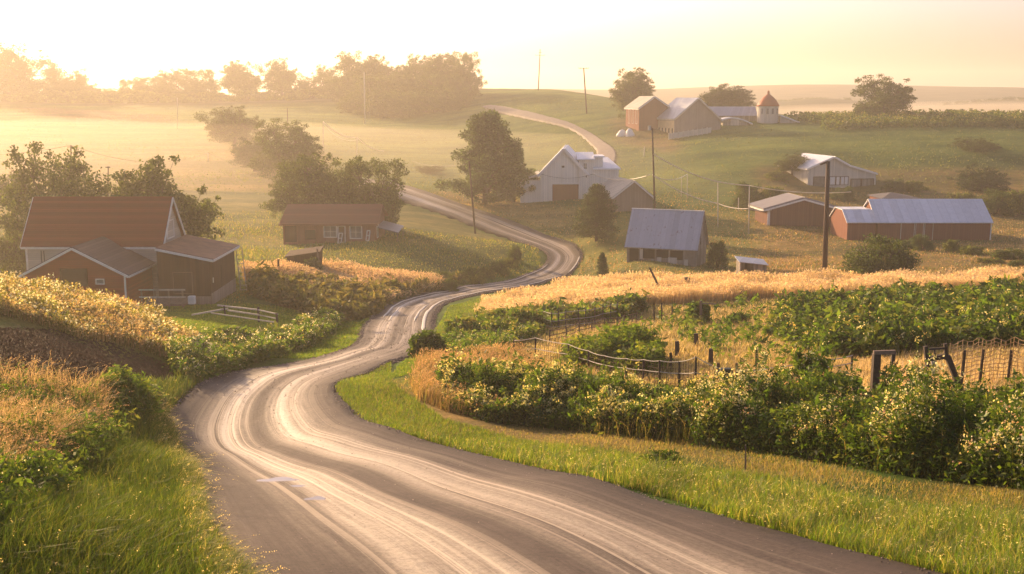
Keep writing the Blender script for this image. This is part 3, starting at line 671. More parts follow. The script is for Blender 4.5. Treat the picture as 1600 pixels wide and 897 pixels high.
tw = sub_bld(wb.root, (a, wY-.3), (1, 0), (0, 1), [(0, g), (.1, g), (.1, g+.1), (0, g+.1)], M_GREYW, 'sill'); tw.rect('front', (c-a)*.33, (c-a)*.55, zrow(264, wY), zrow(255, wY), M_GLASS, 'window', M_WHITE, .06, .1, 1); tw.rect('front', (c-a)*.5, (c-a)*.56, zrow(277, wY), zrow(274, wY), M_DARK, 'lamp_box')
a, c, zt = addbox(wb, 926, 966, wY-.1, wY+8, 265, M_BARNW, 'wing_wall')
MB().hexa([(a,wY-.5,zt+.01),(c+.3,wY-.5,zt+.01),(c+.3,wY+8.2,zt+.1),(a,wY+8.2,zt+.1),(a,wY-.5,zt+.25),(c+.3,wY-.5,zt+.25),(c-1.2,wY+8.2,zt+1.7),(a,wY+8.2,zt+1.7)]).build('wing_roof', M_WHITEROOF, wb.root)
a, c, zt = addbox(wb, 926, 941, wY+.5, wY+5, 246, M_BARNW, 'stair_wall')
MB().box((a, wY+.2, zt+.01), (c-a+.3, 0, 0), (0, 5, 0), (0, 0, .25)).build('stair_roof', M_WHITEROOF, wb.root)
# --- small grey gable
Y_ = 173.; A_ = xy(958, Y_); B_ = xy(1020, Y_+1); sv = (B_-A_)/np.linalg.norm(B_-A_); wl = np.linalg.norm(B_-A_); g = zrow(330, Y_)-.6
sg = Bld('gabled_shed', 'small plain grey gabled outbuilding between the white barn and the utility pole', 'shed', A_, sv, (-sv[1]*9-1, sv[0]*9), [(0, g), (wl, g), (wl, zrow(310, Y_)), (wl/2, zrow(283.5, Y_)), (0, zrow(308, Y_))], mat_board('grey_brown_boards', (.30, .22, .16), False, .3, .12))
sg.roof([(4, 3), (2, 3)], M_GREYW, .18, .3, .3, M_WHITE, .2)
# --- white-roofed barn on the slope, right
Y_ = 210.; O_ = xy(1262, Y_); B_ = xy(1368, Y_+2); sv = (B_-O_)/np.linalg.norm(B_-O_); wl = np.linalg.norm(B_-O_); fr = lambda p: (p-1262)/106*wl
g = zrow(297, Y_)-.8; rb = Bld('slope_barn', 'pale grey barn with sagging white roof and a row of open bays on the slope', 'barn', O_, sv, (-2.6, 11), [(0, g), (wl, g), (wl, zrow(273, Y_)), (fr(1325), zrow(260, Y_)), (fr(1300), zrow(246, Y_)), (0, zrow(263, Y_))], M_GREYW)
rb.roof([(5, 4)], M_WHITEROOF, .2, .5, .4, M_WHITE, .25); rb.roof([(2, 3), (3, 4)], M_WHITEROOF, .2, .05, .4, M_WHITE, .25, name='rear_roof')
for p0, p1, mt, lab in ((1271, 1287, M_GLASS, None), (1296, 1304, M_WHITE, None), (1306, 1311, M_WHITE, None), (1313, 1318, M_WHITE, None), (1319, 1324, M_WHITE, None), (1329, 1344, M_GREYB, None), (1346, 1364, M_GREYB, None)):
    rb.rect('front', fr(p0), fr(p1), zrow(293 if mt is not M_WHITE else 289, Y_), zrow(277 if p0 < 1325 else 281, Y_), mt, 'bay', M_BROWNB, .08, .12)
# --- wide red barn, mid right
Y_ = 166.; O_ = xy(1199, Y_); B_ = xy(1326, Y_); wl = B_[0]-O_[0]; fr = lambda p: (p-1199)/127*wl; g = zrow(352, Y_)-.6
M_MUTED = mat_board('muted_red_siding', (.19, .085, .055), False, .35, .15)
mr = Bld('red_barn', 'wide low red barn with shallow grey roof left of the tall wooden pole', 'barn', O_, (1, 0), (-.6, 6), [(0, g), (wl, g), (wl, zrow(331, Y_)), (fr(1252), zrow(311, Y_)), (0, zrow(326, Y_))], M_MUTED)
mr.roof([(4, 3), (2, 3)], mat_simple('grey_felt_roof', (.26, .235, .23), .6, .15, 1), .35, .9, .7, M_WHITE, .25)
mr.rect('front', -.05, .35, g+.2, zrow(329, Y_), M_WHITE, 'corner_board')
# --- long red building with white roof
Y_ = 151.; O_ = xy(1546, Y_); A_ = xy(1323, Y_); A1 = xy(1370, Y_); dpt = 8.; g = zrow(376, Y_)-.8; ez = zrow(347, Y_); rz = zrow(312, Y_+dpt/2); rz2 = zrow(328.5, Y_+2.2)
lr = Bld('long_red_shed', 'long red building with bright white stepped metal roof', 'shed', O_, (0, 1), (A1[0]-O_[0], 0), [(0, g), (dpt, g), (dpt, ez), (dpt/2, rz), (0, ez)], M_BRICK)
lr.roof([(4, 3), (2, 3)], M_WHITEROOF, .12, .3, .25, None)
lo = sub_bld(lr.root, (A1[0]-.26, Y_), (0, 1), (A_[0]-A1[0]+.26, 0), [(0, g), (dpt, g), (dpt, ez), (dpt-2.3, rz2), (2.3, rz2), (0, ez)], M_BRICK, 'low_wall')
lo.roof([(5, 4)], M_WHITEROOF, .12, .3, .2, None, name='low_roof'); lo.roof([(2, 3)], M_WHITEROOF, .12, .3, .2, None, name='rear_roof'); mb = MB(); mb.box((A_[0]-.2, Y_+2.2, rz2+.02), (A1[0]-A_[0]-.1, 0, 0), (0, dpt-4.4, 0), (0, 0, .12)); mb.build('ridge_roof', M_WHITEROOF, lr.root)
for p0, p1 in ((1407, 1427), (1430, 1441), (1444, 1456)):
    a0, a1 = O_[0]-xy(p1, Y_)[0], O_[0]-xy(p0, Y_)[0]; lr.rect('side0', a0, a1, g+.8, ez-.15, M_BROWNH, 'door', M_GREYW, .05, .07)
for yy in (-.1, 7.3): MB().box((O_[0]+.01, Y_+yy, g), (.12, 0, 0), (0, .8, 0), (0, 0, ez-g)).build('corner_board', M_WHITE, lr.root)
# dark hipped roof rising behind
Y_ = 163.; a = xy(1374, Y_)[0]; c = xy(1438, Y_)[0]; zt, ze = zrow(301.5, Y_+3), zrow(311, Y_); g = float(h(a, Y_))-.4
hr = thing('hipped_building', 'dark hipped roof showing just behind the long white roof', 'shed', ((a+c)/2, Y_, g))
MB().box((a+.5, Y_+.3, g), (c-a-1, 0, 0), (0, 6.5, 0), (0, 0, ze-g)).build('wall', M_BRICK, hr)
MB().hexa([(a,Y_,ze+.01),(c,Y_,ze+.01),(c,Y_+7,ze+.01),(a,Y_+7,ze+.01),(a+2.4,Y_+3,zt),(c-3.4,Y_+3,zt),(c-3.4,Y_+4,zt),(a+2.4,Y_+4,zt)]).build('roof', mat_simple('dark_grey_roof', (.13,.115,.11), .7, .2, 2), hr)
# --- small lean-to shed in the golden field
Y_ = 107.; a = xy(1155, Y_)[0]; c = xy(1197, Y_)[0]; g = float(h(a, Y_))-.2; zt = zrow(409, Y_)
ss = thing('field_shed', 'small open-fronted grey shed with tilted blue-grey roof in the golden field', 'shed', ((a+c)/2, Y_, g))
mb = MB(); mb.box((a+(c-a)*.52, Y_, g), ((c-a)*.48, 0, 0), (0, .08, 0), (0, 0, zt-g-.28)); mb.box((a, Y_+1.6, g), (c-a, 0, 0), (0, .08, 0), (0, 0, zt-g-.05)); mb.box((a, Y_+.15, g), (.07, 0, 0), (0, 1.45, 0), (0, 0, zt-g)); mb.box((c-.08, Y_+.08, g), (.07, 0, 0), (0, 1.52, 0), (0, 0, zt-g-.36)); mb.build('wall', M_GREYB, ss)
MB().box((a, Y_-.02, g), (.12, 0, 0), (0, .12, 0), (0, 0, zt-g+.05)).build('corner_post', M_PALEWOOD, ss)
MB().hexa([(a-.15,Y_-.4,zt),(c+.1,Y_-.4,zt-.33),(c+.1,Y_+2,zt-.1),(a-.15,Y_+2,zt+.23),(a-.15,Y_-.4,zt+.07),(c+.1,Y_-.4,zt-.26),(c+.1,Y_+2,zt-.03),(a-.15,Y_+2,zt+.3)]).build('roof', M_BLUER, ss)
# --- hilltop farm
def fgable(name, label, cat, pA, YA, pB, YB, ev, base, eA, eB, apx, apy, wall, roofm, trim, t=.25):
    O_ = xy(pA, YA); B_ = xy(pB, YB); sv = (B_-O_)/np.linalg.norm(B_-O_); wl = np.linalg.norm(B_-O_); f = (apx-pA)/(pB-pA); ym = YA+(YB-YA)*f
    g = zrow(base, YA)-1.2; b = Bld(name, label, cat, O_, sv, ev, [(0, g), (wl, g), (wl, zrow(eB, YB)), (wl*f, zrow(apy, ym)), (0, zrow(eA, YA))], wall)
    b.roof([(4, 3), (2, 3)], roofm, t, .4, .4, trim, .3); b.wl = wl; b.g = g; return b
hh = fgable('red_hill_house', 'small red gabled house highest on the hilltop beside the tall tree', 'house', 998, 290, 1042, 292.4, (-2.5, 9.5), 198, 169, 166, 1021, 151.5, M_BRICK, M_GREYW, M_WHITE)
for k in range(3): hh.rect('side0', 1.2+k*2.7, 2.2+k*2.7, hh.g+2, zrow(172, 292), M_BROWNH, 'door', M_GREYW, .08, .12)
hb = fgable('hilltop_barn', 'large grey gabled hilltop barn with blue-grey roof and pale yellow side', 'barn', 1054, 282, 1126, 286, (-3.6, 11.5), 207, 185.5, 188, 1089, 154, mat_board('taupe_siding', (.30, .24, .20), False, .4, .1), M_BLUER, M_GREYW)
L_ = np.linalg.norm(hb.e); hb.rect('side0', .3, L_-.3, hb.g+.8, zrow(189, 282), mat_simple('pale_yellow_wall', (.50, .40, .24), .8, .15, 1), 'side_panel', None, .1)
for k in range(5): hb.rect('side0', 1+k*2, 1.5+k*2, hb.g+.8, hb.g+2.2, M_DARK, 'opening', None, .3)
Y_ = 304.; a = xy(1112, Y_)[0]; c = xy(1183, Y_)[0]; g = float(h(a, Y_))-2; ls = thing('long_low_barn', 'long low blue-grey building linking the hilltop barn to the domed tower', 'barn', (a, Y_, g))
MB().box((a, Y_, g), (c-a, 0, 0), (0, 8, 0), (0, 0, zrow(181, Y_)-g)).build('wall', M_GREYB, ls)
MB().hexa([(a-.3,Y_-.5,zrow(181,Y_)+.01),(c+.1,Y_-.5,zrow(181,Y_)+.01),(c+.1,Y_+8.5,zrow(181,Y_)+.01),(a-.3,Y_+8.5,zrow(181,Y_)+.01),(a-.3,Y_+3.6,zrow(166.5,Y_+4)),(c+.1,Y_+3.6,zrow(166.5,Y_+4)),(c+.1,Y_+4.2,zrow(166.5,Y_+4)),(a-.3,Y_+4.2,zrow(166.5,Y_+4))]).build('roof', M_BLUER, ls)
Y_ = 293.; a = xy(1124, Y_)[0]; c = xy(1176, Y_)[0]; g = float(h(a, Y_))-1; vs = thing('curved_shelter', 'low shelter with arched white roof in front of the long hilltop building', 'shelter', ((a+c)/2, Y_, g))
mb = MB(); m = 12; top = [((a+(c-a)*k/m), zrow(193, Y_)+(zrow(183.5, Y_)-zrow(193, Y_))*sin(pi*(.18+.82*k/m))) for k in range(m+1)]
for k in range(m):
    (xa_, za), (xb_, zb2) = top[k], top[k+1]; mb.hexa([(xa_,Y_,za-.3),(xb_,Y_,zb2-.3),(xb_,Y_+6,zb2-.3),(xa_,Y_+6,za-.3),(xa_,Y_,za),(xb_,Y_,zb2),(xb_,Y_+6,zb2),(xa_,Y_+6,za)])
mb.build('roof', M_WHITEROOF, vs); MB().box((a+1, Y_+.4, g), (c-a-2, 0, 0), (0, 5, 0), (0, 0, zrow(190, Y_)-g)).build('wall', M_GREYB, vs); MB().box((a+(c-a)*.35, Y_+.34, g), (2.2, 0, 0), (0, .05, 0), (0, 0, zrow(186.5, Y_)-g)).build('door', M_GREYW, vs)
Y_ = 300.; cx_ = on(1199, Y_)[0]; r = 16/1700*Y_; g = float(h(cx_, Y_))-1.5; zt = zrow(166, Y_); zd = zrow(146.5, Y_)
dt = thing('domed_tower', 'round white tower with an orange-red dome and finial', 'tower', (cx_, Y_, g))
MB().tube([(cx_, Y_, g), (cx_, Y_, zt)], r, 24).build('wall', M_GREYW, dt, smooth=False)
pr = [(1.10, 0), (1.0, .18), (.78, .46), (.50, .72), (.24, .90), (.07, 1)]; md = mat_simple('orange_dome_tiles', (.42, .11, .045), .6, .15, 2)
dm = MB().tube([(cx_, Y_, zt+(zd-zt)*q) for _, q in pr], [r*k for k, _ in pr], 24).build('dome', md, dt, smooth=True)
MB().tube([(cx_, Y_, zd-.1), (cx_, Y_, zd+.5), (cx_, Y_, zd+.9)], [.3, .35, .1], 8).build('finial', md, dm)
for k in range(4):
    th = -pi/2+(-.75+.5*k); MB().box((cx_+cos(th)*(r+.0)-.3, Y_+sin(th)*(r+.0)-.04, zrow(178, Y_)), (.6, 0, 0), (0, .12, 0), (0, 0, 1.5)).build('window', M_GLASS, dt)
a = xy(1217, Y_)[0]; c = xy(1247, Y_)[0]; ln = thing('tower_lean_to', 'low lean-to with sloping white roof right of the domed tower', 'shed', (a, Y_, g))
z1, z2 = zrow(181, Y_), zrow(192, Y_); MB().hexa([(a,Y_-2,z1),(c,Y_-2,z2),(c,Y_+4,z2),(a,Y_+4,z1),(a,Y_-2,z1+.3),(c,Y_-2,z2+.3),(c,Y_+4,z2+.3),(a,Y_+4,z1+.3)]).build('roof', M_WHITEROOF, ln)
MB().hexa([(a,Y_-1.5,g),(c-1,Y_-1.5,g),(c-1,Y_+3.5,g),(a,Y_+3.5,g),(a,Y_-1.5,z1-.02),(c-1,Y_-1.5,z2+.3),(c-1,Y_+3.5,z2+.3),(a,Y_+3.5,z1-.02)]).build('wall', M_GREYW, ln)
# white tarps and a low wall by the hill house
for k, (px, py, w_, hh_, lb) in enumerate(((971, 196, 3.0, 1.6, 'white tarpaulin heap left of the red hill house'), (985, 195, 2.6, 1.9, 'rounded white tarpaulin heap against the red hill house'))):
    p = on(px, 286-k*2); mb = MB(); L_ = 7; rs = [(1, 0), (.92, .35), (.6, .8), (.15, 1)]
    mb.tube([(p[0]+.15*w_*q*(-1)**k, p[1], p[2]-.5+(hh_+.5)*q) for _, q in rs], [w_/2*a for a, _ in rs], 9)
    tag(mb.build('tarpaulin', M_WHITE, smooth=True), lb, 'tarpaulin')
p0, p1 = on(1045, 274), on(1112, 280); fz = thing('low_fence', 'low pale board fence running below the hilltop barn', 'fence', p0)
m = 9
for k in range(m):
    a = p0+(p1-p0)*k/m; b = p0+(p1-p0)*(k+1)/m; a[2] = h(a[0], a[1]); b[2] = h(b[0], b[1])
    MB().beam(a-(0,0,.4), a+(0,0,1.7), .22).build('post', M_GREYW, fz)
    MB().hexa([a+(.12,-.04,.1), b+(-.12,-.04,.1), b+(-.12,.04,.1), a+(.12,.04,.1), a+(.12,-.04,1.5), b+(-.12,-.04,1.5), b+(-.12,.04,1.5), a+(.12,.04,1.5)]).build('panel', M_GREYW, fz)
# collapsed cart / lean shelter overgrown near the brown house
Y_ = 104.; a = on(448, Y_); c = on(504, Y_); sh = thing('collapsed_shelter', 'collapsed dark wooden shelter half swallowed by weeds above the golden bank', 'ruin', a)
z1 = zrow(401, Y_); z2 = zrow(393, Y_); MB().hexa([(a[0],Y_,a[2]-.3),(c[0]-.4,Y_,a[2]-.3),(c[0]-.4,Y_+2.2,a[2]),(a[0],Y_+2.2,a[2]),(a[0],Y_+.2,z1-.1),(c[0]-.3,Y_+.2,z2-.1),(c[0]-.3,Y_+2.2,z2+.1),(a[0],Y_+2.2,z1+.1)]).build('wall', M_BROWNB, sh)
MB().hexa([(a[0]-.15,Y_-.1,z1-.12),(c[0]-.2,Y_-.1,z2-.12),(c[0]-.2,Y_+2.4,z2+.12),(a[0]-.15,Y_+2.4,z1+.12),(a[0]-.15,Y_-.1,z1),(c[0]-.2,Y_-.1,z2),(c[0]-.2,Y_+2.4,z2+.24),(a[0]-.15,Y_+2.4,z1+.24)]).build('roof', M_BROWNB, sh)
MB().beam((c[0]-.3, Y_-.1, a[2]-.4), (c[0]-.42, Y_-.1, zrow(388, Y_)), .14).build('post', M_WOOD, sh)
# ------------------------------------------------------------------ poles and wires
M_POLE = mat_simple('dark_pole_wood', (.085, .055, .04), .85, .3, 6, sc3=(1,1,.2)); M_PALE = mat_simple('pale_pole', (.55, .48, .38), .7, .15, 3); M_WIRE = mat_simple('pale_wire', (.7, .6, .45), .4, .1, 2, spec=.6)
M_DWIRE = mat_simple('dark_wire', (.12, .09, .07), .5, .1, 2); M_PORC = mat_simple('insulator', (.25, .22, .2), .4, .1, 3)
def pole(px, py, Y, tx, ty, r, label, mat, arms=(), name='utility_pole', cat='utility pole', extra=None, group=None):
    b = on(px, Y); t = P(tx, ty, Y); t[1] = Y
    rt = thing(name, label, cat, b, group); bb = b-(0, 0, .6)
    MB().tube([bb, (bb+t)/2, t], [r, r*.88, r*.72], 9).build('shaft', mat, rt, smooth=True)
    for dz, wl, ins in arms:
        c = t-(0, .0, dz); ax = MB().beam(c+(-wl/2, -.1, 0), c+(wl/2, -.1, 0), .12, .12).build('crossarm', mat, rt)
        for q in ins: MB().tube([c+(q*wl/2, -.1, .05), c+(q*wl/2, -.1, .2), c+(q*wl/2, -.1, .34)], [.05, .09, .05], 7).build('insulator', M_PORC, rt)
    if extra: extra(rt, t)
    return t
def tr(rt, t):
    MB().tube([t+(-.45, -.2, -.35), t+(-.45, -.2, .35)], .24, 10).build('lamp_head', M_GREYW, rt); MB().beam(t+(-.45, -.2, -.1), t+(0, 0, -.2), .06).build('bracket', M_POLE, rt)
def br(rt, t):
    MB().beam(t+(.0, 0, -.02), t+(-.75, 0, -.32), .16, .16).build('bracket', M_POLE, rt)
tA = pole(1024, 331, 168, 1019, 200, .17, 'tall dark utility pole behind the grey barn with lamp head', M_POLE, extra=tr)
tB = pole(1288.5, 428, 105, 1294, 252, .26, 'thick brown wooden pole with stub bracket beside the round bush', M_POLE, extra=br)
tC = pole(743, 358, 156, 733, 252, .15, 'leaning dark pole on the roadside verge at the bend', M_POLE)
tD = pole(841, 150, 410, 844, 77, .22, 'slender hilltop mast with short cross arm, tallest against the sky', M_POLE, ((2.2, 3.4, (-1, 1)), (1.2, 1.2, ())), 'mast', 'mast')
tE = pole(917, 183, 330, 912, 106, .24, 'leaning hilltop utility pole with insulated crossarm by the lane', M_POLE, ((.2, 2.9, (-1, -.6, .6, 1)),))
tF = pole(1122, 349, 165, 1121.5, 285, .09, 'thin pale pole standing in the pasture above the grey barn roof', M_PALE)
tG = pole(1170, 364, 158, 1171, 290, .10, 'thin pale pole nearest the red barn, carrying the wires', M_PALE)
tH = pole(1074, 293, 192, 1074, 272, .08, 'short pale wire post on the slope behind the tall pole', M_PALE)
tH2 = pole(1065, 291, 194, 1065, 276, .07, 'shortest pale wire post left of its neighbour on the slope', M_PALE)
tI = pole(1154, 325, 180, 1154, 309, .09, 'stubby pale post left of the red barn', M_PALE)
tJ = pole(570, 190, 360, 569, 113, .2, 'tall pale pole in front of the hilltop wood', M_PALE)
tK = pole(557, 240, 265, 558, 215, .13, 'short pale wire pole below the hilltop wood', M_PALE)
tL = pole(505, 228, 275, 505, 190, .13, 'faint wire pole on the hazy slope, left end of the sagging pair of wires', M_PALE)
tM = pole(450, 203, 320, 449, 169, .16, 'faint dark pole high on the hazy slope', M_POLE)
tN = pole(277, 196, 330, 277, 153, .12, 'faint thin pole on the far left ridge field', M_PALE)
tO = pole(110, 300, 190, 111, 227, .16, 'dark pole rising behind the left farmhouse tree', M_POLE, ((.3, 1.2, ()),))
tQ = pole(325, 254, 250, 325, 239, .12, 'short hazy wire post right of the farmhouse trees', M_PALE)
tR = pole(168, 340, 140, 169, 260, .10, 'thin antenna mast rising above the farmhouse roof', M_POLE, ((.1, .6, ()),), 'antenna_mast', 'antenna')
tS = pole(1006, 245, 250, 1007, 229, .12, 'small pale stake pair end on the upper slope', M_PALE)
def wire(a, b, sag, r, lab, mat=M_WIRE, group=None):
    a = np.array(a); b = np.array(b); pts = [a+(b-a)*t-np.array([0, 0, 4*sag*t*(1-t)]) for t in np.linspace(0, 1, 15)]
    o = MB().tube(pts, r, 5).build('wire', mat, smooth=True); tag(o, lab, 'wire', group)
z40 = lambda t, py, Y: np.array([t[0], t[1], zrow(py, Y)])
a1 = z40(tA, 240, 168)+(.2, 0, 0); wire(a1, tG, 1.1, .075, 'upper pale wire sagging right from the tall pole to the thin pole')
wire(tG, P(1330, 300, 150), .5, .06, 'pale wire running right from the thin pole past the red barn')
a2 = z40(tA, 273, 168)+(.2, 0, 0); wire(a2, P(1122, 318, 165), .7, .075, 'lower pale wire dropping right from the tall pole'); wire(P(1122, 318, 165), P(1171, 326, 158), .3, .07, 'low pale wire between the two thin pasture poles'); wire(P(1171, 326, 158), P(1205, 329, 166), .2, .06, 'short pale wire from the thin pole to the red barn roof')
wire(a2, tH, .9, .06, 'pale wire from the tall pole to the short slope post'); wire(z40(tA, 273, 168)-(.2, 0, 0), P(926, 272, 185.4), .9, .06, 'pale wire looping left from the tall pole to the white barn'); wire(P(926, 272, 185.4), P(846, 272, 184.9), .7, .03, 'thin wire looped across the white barn gable', M_DWIRE)
wire(tL, tK, 1.2, .10, 'sagging hazy wire between the two slope poles'); wire(tK, P(600, 236, 262), .8, .09, 'hazy wire falling right from the short slope pole'); wire(tL-(0,0,.5), tK-(0,0,.5), 1.6, .04, 'second hazy wire hanging just below the first on the slope')
wire(P(-120, 238, 190), tO, 1, .035, 'thin wire running left out of view from the dark pole', M_DWIRE); wire(tO, tQ, 2.5, .035, 'long thin wire from the dark pole across the hazy field', M_DWIRE); wire(tQ, P(470, 270, 300), 1.5, .035, 'thin hazy wire from the short wire post into the mist', M_DWIRE)
wire(P(-120, 268, 190), P(125, 261, 185), 1, .03, 'lowest thin wire behind the left farmhouse tree', M_DWIRE); wire(z40(tC, 256, 156), P(640, 250, 262), .8, .02, 'faint wire from the leaning roadside pole', M_DWIRE)

# ------------------------------------------------------------------ posts, fences
M_POST = mat_simple('dark_fence_post', (.07, .05, .038), .85, .35, 7); M_RUST = mat_simple('rusty_iron', (.13, .065, .04), .7, .3, 6)
def post(px, py, Y, ty, r, label, mat=M_POST, tx=None, name='fence_post', group=None):
    b = on(px, Y); t = P(tx or px, ty, Y); mb = MB(); mb.tube([b-(0,0,.3), (b+t)/2, t-(0,0,.02), t], [r, r*.97, r*.93, r*.7], 7)
    return tag(mb.build(name, mat), label, 'post', group)
post(1035.5, 463, 94, 418, .10, 'long dark pole leaning left out of the golden grass', tx=1015, name='leaning_pole')
post(1045.5, 461, 94, 445, .15, 'short weathered post right of the leaning pole', M_WOOD); post(1072, 451, 97, 433, .2, 'dark gate post standing in the golden grass'); post(1076, 449, 97.5, 434, .12, 'thinner post paired with the dark gate post', M_WOOD)
post(1058, 551, 52, 533, .12, 'short stump post in the golden garden patch'); post(1087.5, 542, 55, 521, .13, 'stout dark post in the garden patch near the green weeds'); post(1110.5, 570, 47.5, 545, .11, 'dark post nearest behind the wire fence'); post(1048, 574, 47, 551, .07, 'thin post left of the fence line stumps')
post(1182, 570, 46, 545, .06, 'thin dark post in front of the round garden weeds'); post(1151, 584, 42.5, 567, .06, 'small iron post just right of the water box', M_RUST); post(1122.5, 586, 41.5, 567, .07, 'rusty iron post just left of the water box', M_RUST)
post(1432, 454, 88, 446, .12, 'short dark post on the edge of the golden field'); post(1592, 462, 80, 443, .1, 'dark post at the right edge of the golden field'); post(435, 430, 98, 405, .1, 'thin dark post left of the collapsed shelter'); post(390, 440, 96, 418, .07, 'thin dark post right of the farmhouse ladder')
post(867, 446, 112, 434, .12, 'short dark post where the golden field meets the road'); post(884, 446, 110, 436, .12, 'second short post from the road at the golden field')
post(1165, 757, 23.6, 695, .02, 'thin tall stake in the right roadside grass', M_WOOD); post(1022, 503, 74, 474, .05, 'left tall thin stake of the garden pen'); post(1034, 499, 75, 473, .05, 'middle tall thin stake of the garden pen'); post(1050, 504, 73, 478, .05, 'right tall thin stake of the garden pen'); 
post(1095, 500, 72, 470, .1, 'crooked post with a broken rail at the garden edge', M_WOOD); MB_ = MB().beam(P(1096, 474, 72), P(1119, 475, 73), .09); tag(MB_.build('broken_rail', M_WOOD), 'broken rail fixed to the crooked garden post', 'rail')
# water box
b = on(1133, 40); z1 = zrow(575, 40); z0 = zrow(592, 40); wbx = thing('meter_box', 'dark green box on a post at the wire fence', 'box', b)
MB().box((b[0]-.24, 39.8, z0), (.48, 0, 0), (0, .3, 0), (0, 0, z1-z0)).build('cabinet', mat_simple('dark_green_box', (.03,.04,.025), .6, .2, 3), wbx, bevel=.03); MB().beam((b[0], 39.95, b[2]-.3), (b[0], 39.95, z0), .1).build('leg', M_POST, wbx)
# wire-mesh fence, road side of the garden
def chain(pts_px, posth, label, name, rails, mesh_rows, mat=M_PALEWOOD, postr=.05, sub=None, pm=M_POST, railr=.022, vert=None, top=None):
    pts = [on(a, b) for a, b in pts_px]; rt = thing(name, label, 'fence', pts[0])
    tops = []
    for i, p in enumerate(pts):
        hh_ = posth if top is None else top[i]
        MB().tube([p-(0,0,.3), p+(R.uniform(-.04,.04), 0, hh_)], [postr, postr*.9], 6).build('post', pm, rt); tops.append(hh_)
    for f_ in rails:
        mb = MB(); pl = []
        for i in range(len(pts)-1):
            for t in np.linspace(0, 1, 6, endpoint=False):
                q = pts[i]*(1-t)+pts[i+1]*t; hh_ = tops[i]*(1-t)+tops[i+1]*t; q = q+np.array([0, -postr, hh_*f_-.04*sin(pi*t)*f_]); pl.append(q)
        pl.append(pts[-1]+np.array([0, -postr, tops[-1]*f_])); mb.tube(pl, railr, 6); mb.build('rail', mat, rt, smooth=True)
    if mesh_rows or vert:
        mb = MB()
        for i in range(len(pts)-1):
            L_ = np.linalg.norm(pts[i+1]-pts[i]); 
            for r_ in range(mesh_rows):
                z = .12+r_*(tops[i]-.2)/max(mesh_rows, 1); mb.beam(pts[i]+(0,.02,z), pts[i+1]+(0,.02,z), .012)
            if vert:
                for k in range(int(L_/vert)):
                    t = (k+.5)*vert/L_; q = pts[i]*(1-t)+pts[i+1]*t; mb.beam(q+(0,.02,.05), q+(0,.02,(tops[i]*(1-t)+tops[i+1]*t)*.93), .012)
        mb.build('wire_mesh', M_RUST, rt)
chain([(804, 53), (836, 52), (888, 49), (919, 47), (943, 45.5), (978, 44), (1005, 43), (1031, 42), (1061, 41.3), (1086, 40), (1122, 40.2)], 1.15, 'curved wire fence with pale top rail along the flowering weeds', 'wire_fence', (1.0, .55), 4, vert=.22, railr=.018, top=[1.0, 1.2, 1.05, .95, .9, .9, .95, 1.0, 1.05, 1.35, .9])
chain([(848, 72), (862, 70), (873, 70), (884, 71), (903, 72), (915, 72.5), (929, 73.5), (941, 75), (954, 76), (964, 77)], 1.3, 'bent pen of thin stakes and wire in the garden behind the green mound', 'wire_pen', (.9, .5, .2), 3, vert=.35, railr=.02)
chain([(858, 62), (885, 64), (905, 67), (924, 68.5), (945, 70), (964, 70), (974, 72), (994, 74)], .8, 'low tangled wire fence just left of the green mound', 'tangled_fence', (.95, .6, .3), 2, vert=.4, railr=.025, mat=M_RUST)
chain([(1150, 40.3), (1200, 40.5), (1250, 41), (1290, 41.5), (1330, 42)], .75, 'low wire fence with thin rails between the box and the old gate posts', 'low_fence', (1.0, .6), 2)
# tall leaning broken frame at right
b = on(1447, 31); 
fr_ = thing('broken_gate', 'broken dark gate frame leaning with a long slanting strut', 'gate', b)
p = lambda x, y, Y=31.: P(x, y, Y)
for a, c, w_ in (((1446, 541), (1451, 582), .11), ((1477, 537), (1479, 562), .1), ((1449, 561), (1480, 556), .13), ((1480, 556), (1504, 616), .15)): MB().beam(p(*a), p(*c), w_).build('beam', M_POST, fr_)
MB().beam(p(1446, 546), p(1477, 544), .06).build('rail', M_POST, fr_); MB().beam(p(1460, 546), p(1461, 560), .05).build('bar', M_POST, fr_)
MB().beam(p(1458, 563), (p(1458, 600)[0], 31, float(h(p(1458, 600)[0], 31))-.2), .10).build('post', M_PALEWOOD, fr_); MB().beam(p(1451, 580), (p(1451, 600)[0], 31, float(h(p(1451, 600)[0], 31))-.2), .12).build('post', M_POST, fr_); MB().add([p(1462, 562), p(1468, 574), p(1462, 575), p(1462, 562)+np.array([0,.05,0]), p(1468, 574)+np.array([0,.05,0]), p(1462, 575)+np.array([0,.05,0])], [(0,1,2),(5,4,3),(0,3,4,1),(1,4,5,2),(2,5,3,0)]).build('bracket', M_POST, fr_)
# old gate posts overgrown
b = on(1365, 33); g2 = thing('overgrown_gate', 'old square gate posts under a lintel, smothered by weeds', 'gate', b)
for px_ in (1365, 1391): q = on(px_, 33); MB().beam((q[0], 33, q[2]-.3), (q[0], 33, zrow(553, 33)), .22 if px_ == 1365 else .1).build('post', M_POST, g2)
MB().beam((on(1360, 33)[0], 33, zrow(551, 33)), (on(1394, 33)[0], 33, zrow(550, 33)), .12).build('lintel', M_WOOD, g2)
